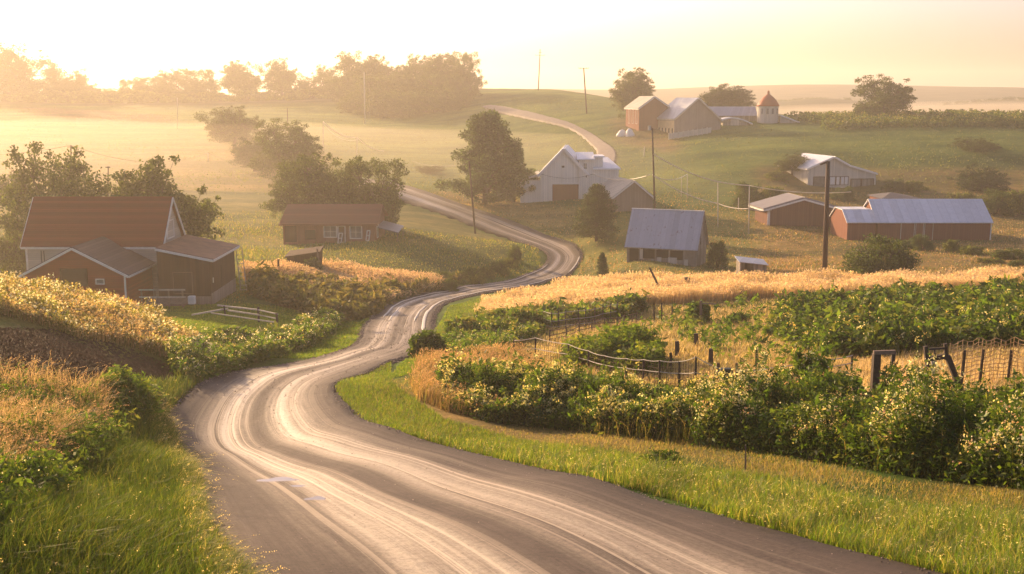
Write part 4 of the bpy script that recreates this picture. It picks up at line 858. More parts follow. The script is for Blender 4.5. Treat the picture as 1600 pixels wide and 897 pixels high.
# trellis net at right
tl = thing('wire_trellis', 'tall golden wire netting on stakes at the right edge of the garden', 'trellis', on(1500, 33))
mb = MB(); m = 34; cols = []
for k in range(m):
    px_ = 1478+k*(1720-1478)/(m-1); Y_ = 33+1.0*sin(k*.18); b_ = on(px_, Y_); tp = zrow(536-6*sin(k*.14)+3*sin(k*1.7), Y_); cols.append((b_, tp))
    mb.beam((b_[0]+R.uniform(-.05,.05), Y_, b_[2]), (b_[0]+R.uniform(-.06,.06), Y_, tp), .018)
for r_ in range(11):
    for k in range(m-1):
        (b1, t1), (b2, t2) = cols[k], cols[k+1]; f_ = .08+r_*.092; w1 = .05*sin(k*.7+r_)
        mb.beam((b1[0], b1[1], b1[2]*(1-f_)+t1*f_+w1*.5), (b2[0], b2[1], b2[2]*(1-f_)+t2*f_+.05*sin((k+1)*.7+r_)*.5), .018)
mb.build('netting', mat_simple('golden_wire', (.42, .27, .12), .5, .2, 4), tl)
for k in (3, 7, 13, 20, 27): b_, tp = cols[k]; MB().tube([b_-(0,.03,.3), np.array([b_[0]+.05, b_[1]-.03, tp-.35])], .045, 6).build('stake', M_POST, tl)
# weathered rail fences by the lawn
def railf(pts, label, name='rail_fence'):
    rt = thing(name, label, 'fence', on(*pts[0][0][:2]) if False else P(*pts[0][0]))
    for a, b_, w_, nm in pts: MB().beam(P(*a), P(*b_), w_).build(nm, M_PALEWOOD if nm == 'rail' else M_POST, rt)
railf([((300, 492, 68), (356, 482, 71), .09, 'rail'), ((340, 477, 71.5), (402, 484, 69), .09, 'rail'), ((356, 485, 70), (404, 492, 68), .09, 'rail'), ((330, 489, 68.5), (432, 504, 66), .07, 'rail'), ((403, 484, 69), (434, 491, 66.5), .07, 'rail'), ((404, 492, 69), (433, 498, 66.5), .06, 'rail'),
       ((403.5, 480, 69), (404.5, 503, 69), .12, 'post'), ((432, 489, 66.5), (434, 511, 66.5), .12, 'post'), ((350, 478, 70.5), (352, 492, 70.5), .08, 'post')], 'broken pale rail fence sprawling on the lawn below the farmhouse')
# rock
b = on(1228, 100); rk = MB(); import itertools
rk.tube([b-(0,0,.3), b+(0,0,.2), b+(.1,0,.6), b+(.0,0,.85)], [.75, .8, .55, .15], 8)
o = rk.build('boulder', mat_simple('grey_rock', (.2, .18, .165), .85, .3, 2.5, bmp=.9)); tag(o, 'grey boulder in the golden grass right of the small shed', 'boulder')
# puddles in the wheel tracks
mp_, nt, nd, lk = new_mat('puddle_water'); out(nt, principled(nt, (.28, .23, .18), .03, 1.0))
for px_, py_, w_, d_, lab in ((437, 757.5, 1.0, .34, 'long bright puddle in the left lane'), (465, 766.5, .30, .14, 'tiny bright puddle beside the long one'), (494, 787, .42, .22, 'small bright puddle nearest the camera')):
    q = hit(px_, py_); th = np.linspace(0, 2*pi, 28, endpoint=False); rr = 1+.16*np.sin(3*th+px_)+.1*np.sin(5*th)
    if px_ == 425: rr = rr*(1+.25*np.sin(2*th+.6)+.12*np.sin(7*th))
    from mathutils.bvhtree import BVHTree
    if 'bvh_' not in globals(): globals()['bvh_'] = BVHTree.FromObject(road, bpy.context.evaluated_depsgraph_get())
    V = []
    for rr_ in (0, .5, 1):
        for a, k in zip(th, rr):
            X_, Y2 = q[0]+cos(a)*w_*.5*k*rr_, q[1]+sin(a)*d_*.6*k*rr_; lo_ = bvh_.ray_cast((X_, Y2, 50), (0, 0, -1))[0]; zc_ = bvh_.ray_cast((q[0], q[1], 50), (0, 0, -1))[0].z+.012; V.append((X_, Y2, zc_))
    f = []; 
    for r_ in (0, 28): 
        for i in range(28): f += [r_+i, r_+(i+1)%28, r_+28+(i+1)%28, r_+28+i]
    tag(mesh_np('puddle' if px_ != 425 else 'mud_patch', V, f, [4]*56, mp_ if px_ != 425 else mat_simple('dried_mud', (.46, .35, .25), .8, .3, 5), smooth=True), lab, 'puddle' if px_ != 425 else 'mud', kind='structure')
# painted lines
stripe((602, 500), (760, 441), .20, .12, .035, 'worn white edge line on the left of the bend')
stripe((612, 505), (690, 456), .33, .28, .03, 'second worn white line beside the left edge line')
stripe((655, 520), (850, 430), .86, .90, .05, 'white edge line on the inside of the bend')
stripe((648, 505), (668, 478), .72, .74, .03, 'short worn dash left of the inside edge line')
stripe((760, 441), (858, 415), .10, .08, .035, 'white edge line running to the far curve'); stripe((888, 428), (907, 402), .96, .95, .045, 'white outer edge line of the far curve')

# loose gravel along the broken edges and scattered on the road
def gravel():
    rng = np.random.RandomState(5); n = 16000; k = rng.randint(0, 300, n); L_ = RL[k]; R_ = RR[k]; t = np.where(rng.rand(n) < .45, rng.normal(-.01, .018, n), np.where(rng.rand(n) < .7, 1+rng.normal(.01, .018, n), rng.rand(n)))
    x = L_[:, 0]*(1-t)+R_[:, 0]*t+rng.normal(size=n)*.05; y = L_[:, 1]*(1-t)+R_[:, 1]*t+rng.normal(size=n)*.12; z = h(x, y)+y*.0006+np.where((t > 0) & (t < 1), .06+.03*np.sin(np.clip(t, 0, 1)*pi), .0)
    s = rng.uniform(.010, .035, n)*np.clip(y/25, .8, 2.5); s[(t > .03) & (t < .97)] *= .75
    T = np.array([[1,0,-.1],[-.5,.87,-.1],[-.5,-.87,-.1],[0,0,.7]]); a = rng.uniform(0, 6.3, n); ca, sa = np.cos(a), np.sin(a)
    V = np.stack([np.stack([x+s*(ca*p[0]-sa*p[1]), y+s*(sa*p[0]+ca*p[1]), z+s*p[2]], 1) for p in T], 1).reshape(-1, 3)
    b = np.arange(n)*4; F_ = np.stack([b, b+1, b+3, b+1, b+2, b+3, b+2, b, b+3], 1).ravel(); c = np.repeat(np.array([.22, .17, .14])[None]*rng.uniform(.4, 1.7, (n, 1)), 4, 0)
    m, nt, nd, lk = new_mat('loose_gravel'); at = N(nt, 'ShaderNodeAttribute', attribute_name='Col'); out(nt, principled(nt, at.outputs['Color'], .9, .2))
    tag(mesh_np('gravel', V, F_, np.full(3*n, 3), m, col=c), 'loose gravel along the broken road edges', 'gravel', kind='stuff')
gravel()

def clods():
    rng = np.random.RandomState(6); n = 16000; px = rng.uniform(-200, 285, n); Y = rng.uniform(25, 44, n); x = (px-CX)/F*(Y*1.02+1.5); z = h(x, Y); qx, qy = proj(x, Y, z)
    k = inpoly(qx, qy, [(-900,500),(100,515),(285,570),(280,605),(200,612),(-900,620)]); x, Y, z = x[k], Y[k], z[k]; n = len(x); s = rng.uniform(.03, .12, n)
    T = np.array([[1,0,-.2],[-.5,.87,-.2],[-.5,-.87,-.2],[.1,.1,.75]]); a = rng.uniform(0, 6.3, n); ca, sa = np.cos(a), np.sin(a)
    V = np.stack([np.stack([x+s*(ca*p[0]-sa*p[1]), Y+s*(sa*p[0]+ca*p[1]), z+s*p[2]], 1) for p in T], 1).reshape(-1, 3)
    b = np.arange(n)*4; F_ = np.stack([b, b+1, b+3, b+1, b+2, b+3, b+2, b, b+3], 1).ravel(); c = np.repeat(np.array([.035, .016, .011])[None]*rng.uniform(.5, 1.6, (n, 1)), 4, 0)
    tag(mesh_np('soil_clods', V, F_, np.full(3*n, 3), bpy.data.materials['loose_gravel'], col=c), 'dark crumbled clods of the bare soil bank', 'soil', kind='stuff')
clods()
# ------------------------------------------------------------------ trees
M_LEAF = mat_leaf('tree_leaves', .03, .42); M_WEED = mat_leaf('weed_leaves', .03, .5); M_GRASS = mat_leaf('grass_blades', .04, .6); M_STRAW = mat_leaf('straw_blades', .05, .5, glow=(1.6, 1.42, .88))
M_BARK = mat_simple('bark', (.09, .065, .045), .9, .35, 6, sc3=(1,1,.3), bmp=.8); M_FLOWER = mat_leaf('flower_heads', .02, .45, glow=(1.5, 1.4, .8))
def quads(cen, size, rng, cols, flat=0.0, aspect=1.6, updir=None):
    """leaf-like diamonds at cen; returns verts (n*4), colours"""
    n = len(cen); a = rng.normal(size=(n, 3)); 
    if flat: a[:, 2] *= (1-flat)
    if updir is not None: a = a*.55+updir
    a /= np.linalg.norm(a, axis=1)[:, None]; b = rng.normal(size=(n, 3)); b -= (b*a).sum(1)[:, None]*a; b /= np.linalg.norm(b, axis=1)[:, None]
    s = (size if not np.isscalar(size) else np.full(n, size))[:, None]*.5
    V = np.stack([cen-a*s*aspect, cen+b*s*.8-a*s*.1, cen+a*s*aspect, cen-b*s*.8-a*s*.1], 1)
    return V.reshape(-1, 3), np.repeat(cols, 4, 0)
def colvar(n, rng, base, var=.25, alt=None, pa=.2):
    c = np.array(base)[None]*(1+rng.uniform(-var, var, (n, 1)))*(1+rng.uniform(-.08, .08, (n, 3)))
    if alt is not None: k = rng.rand(n) < pa; c[k] = np.array(alt)*(1+rng.uniform(-var, var, (k.sum(), 1)))
    return np.clip(c, 0, 1)
def quadmesh(name, V, c, mat, parent=None):
    m = len(V)//4; return mesh_np(name, V, np.arange(m*4), np.full(m, 4), mat, parent, col=c)
PROTO = {}
def make_proto(key, kind, seed, nleaf, leaf, col, Hh=10., Wd=8., stem=.22):
    rng = np.random.RandomState(seed); mb = MB(); clumps = []
    if kind == 'broad':
        lean = rng.uniform(-.4, .4, 2); top = np.array([lean[0], lean[1], Hh*.55])
        mb.tube([(0,0,-.5), (0,0,Hh*.05), top*.5, top], [Hh*.04, Hh*.03, Hh*.022, Hh*.012], 8)
        nb = 24
        for i in range(nb):
            f_ = rng.uniform(stem, .75); st = top*min(1, f_/.55); th = i*2.4+rng.uniform(-.5, .5)
            zz = Hh*(rng.uniform(.20, .92)); k = math.sqrt(max(.10, 1-((zz/Hh-.50)/.48)**2)); rr = Wd/2*k*rng.uniform(.55, 1.0)
            en = np.array([cos(th)*rr, sin(th)*rr, zz]); mid = (st+en)/2+np.array([0,0,-.05*Hh])+rng.normal(size=3)*.15
            mb.tube([st, mid, en], [Hh*.012, Hh*.008, Hh*.003], 5)
            R0 = Hh*rng.uniform(.07, .135); clumps.append((en, R0))
            for q in range(6):
                d = rng.normal(size=3); d /= np.linalg.norm(d); e2 = en+d*R0*rng.uniform(1.0, 2.0); mb.tube([mid*.4+en*.6, e2], [Hh*.004, Hh*.0015], 4); clumps.append((e2, R0*rng.uniform(.3, .6)))
        for i in range(26): clumps.append((np.array([rng.normal()*Wd*.19, rng.normal()*Wd*.19, Hh*rng.uniform(.25, .85)]), Hh*.12))
    elif kind == 'cone':
        mb.tube([(0,0,-.5), (0,0,Hh*.3), (0,0,Hh*.97)], [Hh*.03, Hh*.02, Hh*.003], 7)
        for i in range(46):
            z = Hh*(.08+.88*(i/46)**.9); k = (1-z/Hh)**.62*(.55+.45*min(1, z/Hh/.22)); th = i*2.4+rng.uniform(-.3, .3); rr = Wd/2*k*rng.uniform(.6, 1.08)
            en = np.array([cos(th)*rr, sin(th)*rr, z-rr*.05]); mb.tube([(0,0,z), en], [Hh*.006, Hh*.002], 4)
            for t in (.35, .7, 1.): clumps.append((np.array([0,0,z])*(1-t)+en*t, Hh*.045+Wd*.035*rng.uniform(.6, 1.3)))
    elif kind == 'pine':
        mb.tube([(0,0,-.5), (.2,0,Hh*.4), (-.1,.1,Hh*.95)], [Hh*.028, Hh*.02, Hh*.005], 7); mb.tube([(0,0,-.4), (.9,.2,Hh*.35), (1.5,.3,Hh*.75)], [Hh*.02, Hh*.015, Hh*.004], 7)
        for i in range(64):
            z = Hh*(.06+.91*(i/64)); k = max(.08, (1-z/Hh)**.62*.98*min(1, .5+z/Hh*3)); th = i*2.4+rng.uniform(-.6, .6); rr = Wd/2*k*rng.uniform(.5, 1.15)
            en = np.array([cos(th)*rr+.3, sin(th)*rr, z+rr*.12]); mb.tube([(0.1,0,z-.5), en], [Hh*.007, Hh*.002], 4)
            for t in (.45, .75, 1.): clumps.append(((np.array([0.1,0,z-.4])*(1-t)+en*t)+rng.normal(size=3)*.2, Hh*rng.uniform(.035, .085)))
    else:  # bush
        for i in range(9): th = i*.7; en = np.array([cos(th)*Wd*.3, sin(th)*Wd*.3, Hh*.7]); mb.tube([(0,0,-.1), en*.5+(0,0,.1), en], [Hh*.02, Hh*.012, Hh*.004], 4)
        for i in range(60):
            d = rng.normal(size=3); d /= np.linalg.norm(d); d[2] = abs(d[2])*1.35-.42; r = rng.uniform(.45, .93)
            clumps.append((np.array([d[0]*Wd/2*r, d[1]*Wd/2*r, Hh*.30+d[2]*Hh*.6*r]), Hh*rng.uniform(.08, .17)))
    w = np.array([c[1]**2 for c in clumps]); w /= w.sum(); idx = rng.choice(len(clumps), nleaf, p=w)
    cc_ = np.array([c[0] for c in clumps]); rad = np.array([c[1] for c in clumps]); d = rng.normal(size=(nleaf, 3)); d /= np.linalg.norm(d, axis=1)[:, None]
    r = rng.rand(nleaf)**.45*(1+.25*(rng.rand(nleaf) < .12)); pos = cc_[idx]+d*(rad[idx]*r)[:, None]*np.array([1.1, 1.1, .85])
    pos[:, 2] = np.maximum(pos[:, 2], Hh*.02)
    cl = colvar(nleaf, rng, col, .3, tuple(x*1.7 for x in col), .15)*(.82+.36*rng.rand(len(clumps)))[idx][:, None]
    V, c4 = quads(pos, leaf*rng.uniform(.6, 1.3, nleaf), rng, cl, .0, 1.3)
    PROTO[key] = (mb, V, c4, Hh, Wd)
TG = (.062, .08, .022); DG = (.034, .05, .016)
make_proto('oakA', 'broad', 1, 24000, .20, TG, 10, 9.5); make_proto('oakB', 'broad', 2, 24000, .20, TG, 10, 8); make_proto('oakC', 'broad', 5, 18000, .21, DG, 10, 6.5)
make_proto('oakD', 'broad', 11, 24000, .21, TG, 10, 11, .15); make_proto('cedar', 'cone', 3, 26000, .17, DG, 10, 8.6); make_proto('pine', 'pine', 4, 30000, .20, (.06, .085, .03), 10, 9)
make_proto('bush', 'bush', 6, 9000, .075, (.085, .11, .025), 2, 2.6); make_proto('bushB', 'bush', 8, 8000, .085, (.11, .125, .03), 2, 3.0); make_proto('round', 'bush', 9, 16000, .16, (.065, .09, .025), 6, 6.6)
PM = {}
def place(key, px, Y, top, wpx, label, group=None, name=None, cat='tree', rz=None, sink=0.0, tint=None):
    b = on(px, Y); mb, V, c4, Hh, Wd = PROTO[key]; dd = Y*cos(PITCH)-b[2]*sin(PITCH)
    hgt = P(px, top, Y)[2]-b[2]+sink; wid = wpx/F*dd
    nm = name or ('tree' if cat == 'tree' else 'shrub')
    rt = thing(nm, label, cat, b-(0,0,sink), group)
    if key not in PM:
        t = mb.build('trunk' if key[:2] != 'bu' and key != 'round' else 'stems', M_BARK, rt, smooth=True) if False else None
        me_o = MB(); me_o.v = list(mb.v); me_o.f = mb.f; me_o.n = mb.n
        ORG[rt.name] = (0., 0., 0.); t = me_o.build('trunk' if 'bush' not in key and key != 'round' else 'stems', M_BARK, rt, smooth=True)
        c = quadmesh('crown' if 'bush' not in key and key != 'round' else 'foliage', V, c4, M_LEAF, rt); PM[key] = (t, c)
    else:
        for s_ in PM[key]: q = s_.copy(); C.objects.link(q); q.parent = rt
    rt.rotation_euler.z = rz if rz is not None else R.uniform(0, 6.28)
    sx_ = wid/Wd; rt.scale = (sx_, sx_, hgt/Hh); return rt
place('oakA', 88, 101, 240, 168, 'leafy tree behind the left end of the farmhouse roof', rz=1.0, sink=1)
place('oakB', 264, 98, 240, 150, 'dark full tree behind the right gable of the farmhouse', rz=1.2, sink=1.)
place('oakB', 500, 148, 236, 125, 'broad tree behind the left half of the brown house', rz=.4, sink=1.5)
place('oakD', 578, 146, 240, 122, 'broad tree behind the right half of the brown house', rz=1.7, sink=1.5)
place('oakA', 458, 150, 262, 64, 'small feathery tree on the left flank of the brown house trees', rz=.7)
place('oakA', 448, 212, 192, 106, 'hazy round tree on the misty slope above the brown house', rz=1.1)
place('oakB', 366, 272, 164, 80, 'pale hazy tree high on the misty slope', rz=2)
place('oakC', 398, 232, 220, 60, 'faint low tree between the two hazy slope trees', rz=3)
place('oakB', 216, 99, 268, 80, 'lower tree wedged left of the dark full tree behind the farmhouse', rz=.5, sink=1)
place('pine', 757, 184, 174, 150, 'tall ragged evergreen between the road and the white barn', rz=.2); place('pine', 803, 188, 222, 84, 'lower ragged evergreen leaning against the tall one', rz=1.9)
place('cedar', 932, 150, 287, 92, 'dense dark cedar by the road bend below the white barn', rz=.5)
place('round', 1372, 110.5, 350, 122, 'large round bush beside the thick brown pole', cat='bush', name='round_bush', sink=1.2); place('round', 1121, 123, 365, 38, 'small round bush against the right end of the grey barn', cat='bush', name='round_bush')
place('cedar', 941, 121, 394, 26, 'little spindly evergreen sapling left of the grey barn', name='sapling')
place('oakB', 988, 312, 104, 66, 'tall open tree behind the red hill house', rz=2.6); place('oakC', 1118, 322, 137, 50, 'left rounded tree behind the hilltop barn', rz=1); place('oakC', 1143, 324, 135, 62, 'right rounded tree behind the hilltop barn', rz=2.2)
place('oakA', 1378, 301, 122, 92, 'lone spreading tree standing in the cornfield on the skyline', rz=.9, sink=1.5)
place('oakA', 1523, 240, 217, 72, 'dim tree on the dark slope at the right', rz=.6, sink=2); place('oakC', 1533, 205, 262, 72, 'shrubby dark tree below the dim slope tree', rz=2, sink=2.5)
place('oakD', 672, 228, 259, 50, 'hazy round shrub by the upper bend of the road', cat='bush', name='round_bush')
place('oakC', 22, 160, 274, 60, 'faint tree in the mist at the left edge', rz=1); place('round', 14, 101, 383, 70, 'dark bush hugging the left end of the farmhouse', cat='bush', name='bush', sink=1.5)
place('oakB', 1238, 216, 239, 52, 'golden-lit tree at the left end of the slope barn', rz=2.9)
for k, (px, Y, top, w, lb) in enumerate([(1212, 212, 262, 44, 'low golden bush left of the golden-lit tree'), (1168, 185, 273, 60, 'low dark bush mass behind the wires, left one'), (1203, 186, 277, 56, 'low dark bush mass touching the red barn, right one'), (1398, 206, 273, 44, 'brown hedge bush right of the slope barn'), (1430, 205, 275, 42, 'end bush of the brown hedge right of the slope barn'), (1318, 200, 284, 44, 'dark shrub under the open bays of the slope barn'), (1500, 185, 290, 60, 'flowering dark shrub behind the end of the long white roof'), (1552, 180, 285, 70, 'dark shrub right of the flowering one behind the white roof'), (1600, 178, 282, 76, 'dark shrub at the right edge behind the white roof'),
    (1440, 139, 357, 36, 'tall golden bush before the doors of the long red building'), (1487, 138, 365, 32, 'golden bush at mid front of the long red building'), (1420, 141, 366, 30, 'low golden bush left of the tall one by the doors'), (1520, 134, 376, 52, 'spreading low bush before the right end of the long red building'), (1585, 128, 382, 74, 'wide low bush at the right edge past the long red building'), (1545, 123, 398, 60, 'low olive bush in front of the wide edge bush'), (1600, 118, 402, 50, 'lowest olive bush at the right edge above the golden field'),
    (488, 103, 389, 40, 'weedy shrub growing over the collapsed shelter'), (804, 136, 374, 24, 'upright small shrub where the hedge meets the far curve')]):
    place('round' if k % 2 else 'bushB', px, Y, top, w, lb, cat='bush', name='bush', sink=.6)
for k, (px, Y, top, w) in enumerate([(668, 111, 424, 34), (692, 112, 420, 36), (716, 114, 418, 38), (738, 117, 414, 40), (760, 121, 409, 36), (780, 126, 404, 36), (797, 131, 398, 30), (704, 109, 429, 28), (748, 114, 421, 30)]):
    place('bush' if k % 2 else 'bushB', px, Y, top, w, 'low rounded green bush of the hedge along the inside of the road curve', 'hedge bushes inside the road curve', 'hedge_bush', 'bush', sink=.2)
# skyline
for k, (px, Y, top, w, key, lb) in enumerate([(38, 455, 74, 100, 'oakA', 'largest hazy skyline tree at the far left'), (-4, 455, 92, 60, 'oakC', 'skyline tree cut by the left edge'), (92, 460, 118, 34, 'oakC', 'thin small skyline tree right of the largest one'), (120, 460, 112, 46, 'oakC', 'ragged small skyline tree with open branches'), (205, 465, 122, 54, 'oakD', 'first low tree of the left skyline row'), (238, 465, 117, 60, 'oakD', 'second low tree of the left skyline row'), (276, 462, 111, 60, 'oakA', 'third tree of the left skyline row'), (315, 462, 105, 66, 'oakD', 'last and tallest tree of the left skyline row'),
    (378, 460, 93, 66, 'oakB', 'round skyline tree between the row and the slender one'), (440, 458, 89, 52, 'oakB', 'oval skyline tree right of the round one'), (474, 458, 122, 24, 'oakC', 'tiny skyline tree between two larger ones'), (506, 456, 105, 52, 'oakA', 'broad skyline tree just left of the wood'), (163, 464, 136, 44, 'oakD', 'lowest shrubby tree in the skyline gap')]):
    place(key, px, Y, top, w, lb, name='skyline_tree', sink=2.5)
for k, (px, Y, top, w) in enumerate([(560, 440, 86, 80), (592, 430, 84, 70), (622, 425, 98, 60), (650, 425, 90, 64), (676, 420, 84, 66), (712, 415, 78, 76), (726, 405, 100, 50), (548, 425, 112, 60), (580, 412, 115, 74), (615, 404, 118, 74), (650, 400, 112, 76), (688, 398, 112, 76), (722, 396, 124, 50), (600, 385, 138, 70), (640, 380, 140, 76), (680, 380, 138, 76), (560, 400, 138, 60), (712, 385, 140, 56)]):
    place(('oakA', 'oakB', 'oakD')[k % 3], px, Y, top, w, 'hazy tree of the dense wood on the hill crest', 'trees of the hilltop wood', 'wood_tree', sink=3)
for k, px in enumerate(range(-60, 560, 34)):
    place('bushB', px+R.uniform(-8, 8), 450, 136+R.uniform(-5, 5), 60, 'low hazy shrub of the hedge under the skyline trees', 'skyline hedge shrubs', 'skyline_shrub', 'bush', sink=1)
for k, (px, top) in enumerate([(1198, 157), (1215, 156), (1232, 155), (1250, 154), (1268, 152), (1285, 153), (1303, 154), (1320, 153), (1336, 156), (1485, 160), (1505, 157), (1530, 156), (1552, 153), (1575, 152), (1598, 151)]):
    place(('oakD', 'oakA')[k % 2], px, 840, top, 26, 'misty far tree on the low ridges beyond the cornfield', 'misty trees on the far ridges', 'far_tree', sink=6)
place('oakD', 1489, 340, 169, 40, 'pale low tree peeping over the cornfield edge', sink=3, name='hedge_tree'); place('oakC', 1520, 342, 172, 20, 'tiny pale tree right of the one over the cornfield', sink=3, name='hedge_tree')
# ------------------------------------------------------------------ grass, weeds, flowers
def clumpy(x, y, s=1.): return .5+.25*np.sin(x*1.1*s+2*np.sin(y*.53*s))+.25*np.sin(y*.9*s+1.7*np.sin(x*.6*s))
def scatter(n, poly, yr, rng, road_margin=True, clump=0., cs=1., sub=0, ypow=None):
    poly = np.array(poly, float); x0, x1 = poly[:, 0].min(), poly[:, 0].max(); xs = []; ys = []; tot = 0; pl = [tuple(p) for p in poly]; tries = 0
    while tot < n and tries < 60:
        tries += 1; m = max(4000, int(n*1.5)); Y = np.exp(rng.uniform(math.log(yr[0]), math.log(yr[1]), m)) if ypow is None else (rng.uniform(yr[0]**ypow, yr[1]**ypow, m))**(1/ypow)
        px = rng.uniform(x0, x1, m); x = (px-CX)/F*(Y*1.02+1.5); z = h(x, Y); qx, qy = proj(x, Y, z); k = inpoly(qx, qy, pl)
        if clump: k &= rng.rand(m) < (1-clump+clump*np.clip((clumpy(x, Y, cs)-.25)*2, 0, 1))
        if road_margin: kk = np.where(k)[0]; k[kk[on_road(x[kk], Y[kk])]] = False
        xs.append(x[k]); ys.append(Y[k]); tot += k.sum()
    x = np.concatenate(xs)[:n]; y = np.concatenate(ys)[:n]; return x, y, h(x, y)
def grass(name, label, n, poly, yr, hr, wr, cols, lean=.35, seed=0, mat=None, wind=(.25, -.1), clump=.3, cs=1., heads=None, ypow=None, tip=None, hscale=None, cat='grass', margin=True):
    rng = np.random.RandomState(seed+100); x, y, z = scatter(n, poly, yr, rng, margin, clump, cs, ypow=ypow); n = len(x); B = np.stack([x, y, z-.02], 1)
    Hh = rng.uniform(hr[0], hr[1], n)*(.7+.6*clumpy(x+3, y, cs*.8))
    if hscale is not None: Hh *= hscale(x, y)
    Wd = rng.uniform(wr[0], wr[1], n)*np.clip(y/20, .8, 8)**.8; th = rng.uniform(0, 2*pi, n); s = np.stack([np.cos(th), np.sin(th), 0*th], 1)
    ln = rng.normal(size=(n, 2))*lean+np.array(wind); L = np.concatenate([ln, np.zeros((n, 1))], 1)*Hh[:, None]
    up = np.array([0, 0, 1.])*Hh[:, None]; mid = B+up*.55+L*.3; tp = B+up*np.clip(1-.35*np.linalg.norm(ln, axis=1)[:, None], .35, 1)+L
    V = np.stack([B-s*Wd[:, None]/2, B+s*Wd[:, None]/2, mid+s*Wd[:, None]*.4, mid-s*Wd[:, None]*.4, tp], 1).reshape(-1, 3)
    ci = rng.randint(0, len(cols), n); bc = np.array(cols)[ci]*(1+rng.uniform(-.25, .25, (n, 1))); cl = np.repeat(bc[:, None], 5, 1)
    if tip is not None: cl[:, 4] = cl[:, 4]*.3+np.array(tip)*.7; cl[:, 2:4] = cl[:, 2:4]*.75+np.array(tip)*.25
    k = np.arange(n)*5; F4 = np.stack([k, k+1, k+2, k+3], 1); F3 = np.stack([k+3, k+2, k+4], 1)
    ff = np.concatenate([F4.ravel(), F3.ravel()]); cn = np.concatenate([np.full(n, 4), np.full(n, 3)]); V_, C_ = [V], [cl.reshape(-1, 3)]
    if heads:
        hn = int(n*heads['p']); sel = rng.choice(n, hn, replace=False); m = heads.get('m', 5)
        t = np.tile(np.linspace(-.03, .22, m), hn); ps = np.repeat(tp[sel]+0, m, 0)+np.repeat((mid-tp)[sel], m, 0)*t[:, None]+rng.normal(size=(hn*m, 3))*heads['s']*.35
        hv, hc = quads(ps, heads['s']*rng.uniform(.6, 1.2, hn*m)*np.repeat(np.clip(y[sel]/30, .8, 3.5)**.7, m), rng, colvar(hn*m, rng, heads['c'], .25), 0, 1.2)
        off = len(V); ff = np.concatenate([ff, off+np.arange(len(hv))]); cn = np.concatenate([cn, np.full(len(hv)//4, 4)]); V_.append(hv); C_.append(hc)
    o = mesh_np(name, np.vstack(V_), ff, cn, mat or M_GRASS, col=np.vstack(C_)); return tag(o, label, cat, kind='stuff')
def weeds(name, label, n, poly, yr, hr, nl, leaf, cols, fl=None, seed=0, clump=.3, spread=.16, cs=1., ypow=None, mat=None, hs=None, kind='stuff', parent=None, cat='weeds', pts=None):
    """leafy upright stems with leaves all along and optional blossom heads"""
    rng = np.random.RandomState(seed+500)
    if pts is None: x, y, z = scatter(n, poly, yr, rng, True, clump, cs, ypow=ypow)
    else: x, y, z = pts
    n = len(x); B = np.stack([x, y, z], 1); Hh = rng.uniform(hr[0], hr[1], n)*(.65+.7*clumpy(x, y, cs))
    if parent is None and pts is None: Hh *= (.55+.75*clumpy(x*2.3+5, y*1.9, 1.))*(1+.38*(rng.rand(n) < .12))
    if hs is not None: Hh *= hs(x, y)
    L = rng.normal(size=(n, 3))*.16; L[:, 2] = 0; T = B+np.array([0, 0, 1.])*Hh[:, None]+L*Hh[:, None]
    # stems
    th = rng.uniform(0, pi, n); s = np.stack([np.cos(th), np.sin(th), 0*th], 1)*.012*np.clip(y/25, 1, 3)[:, None]
    SV = np.stack([B-s, B+s, T+s*.4, T-s*.4], 1).reshape(-1, 3); SC = np.repeat(colvar(n, rng, cols[0], .2), 4, 0)
    t = rng.rand(n, nl)**.75*.95+.05; ps = B[:, None]*(1-t[..., None])+T[:, None]*t[..., None]; rr = rng.normal(size=(n, nl, 3))*spread*(1.15-.75*t)[..., None]; ps = ps+rr
    ps[..., 2] = np.maximum(ps[..., 2], z[:, None]+.03); ci = rng.randint(0, len(cols), n); lc = np.repeat(np.array(cols)[ci], nl, 0)*(1+rng.uniform(-.3, .3, (n*nl, 1)))
    sz = leaf*.92*np.minimum(rng.lognormal(0, .40, n*nl), 1.9)*np.repeat(np.clip(y/30, .85, 3)**.6, nl)
    LV, LC = quads(ps.reshape(-1, 3), sz, rng, lc, .2, 2.3); V = np.vstack([SV, LV]); Cc = np.vstack([SC, LC])
    o = quadmesh(name, V, Cc, mat or M_WEED, parent)
    if parent is None: tag(o, label, cat, kind=kind)
    if fl:
        k = rng.rand(n) < fl['p']
        if 'cl' in fl: k &= clumpy(x*2.1, y*2.3, 1.) > fl['cl']
        if 'poly' in fl: qx, qy = proj(x, y, z+Hh); k &= inpoly(qx, qy, fl['poly'])
        ft = T[k]; yy = y[k]; m = fl['m']; ps = np.repeat(ft, m, 0)+rng.normal(size=(len(ft)*m, 3))*np.array([1, 1, fl.get('tall', .7)])*fl['r']
        fc = np.repeat(np.array(fl['c'])[rng.randint(0, len(fl['c']), len(ft))], m, 0)*(1+rng.uniform(-.2, .1, (len(ft)*m, 1)))
        if len(ft):
            FV, FC = quads(ps, fl['s']*rng.uniform(.6, 1.3, len(ps))*np.repeat(np.clip(yy/30, .85, 3)**.6, m), rng, np.clip(fc, 0, 1), 0, 1.0); q = quadmesh('blossoms', FV, FC, M_FLOWER, o if parent is None else parent); q['kind'] = 'stuff'
    return o
G1 = [(.10, .18, .016), (.15, .22, .022), (.075, .14, .014), (.21, .23, .035)]; G2 = [(.13, .16, .03), (.19, .19, .045), (.10, .14, .03), (.28, .22, .08)]
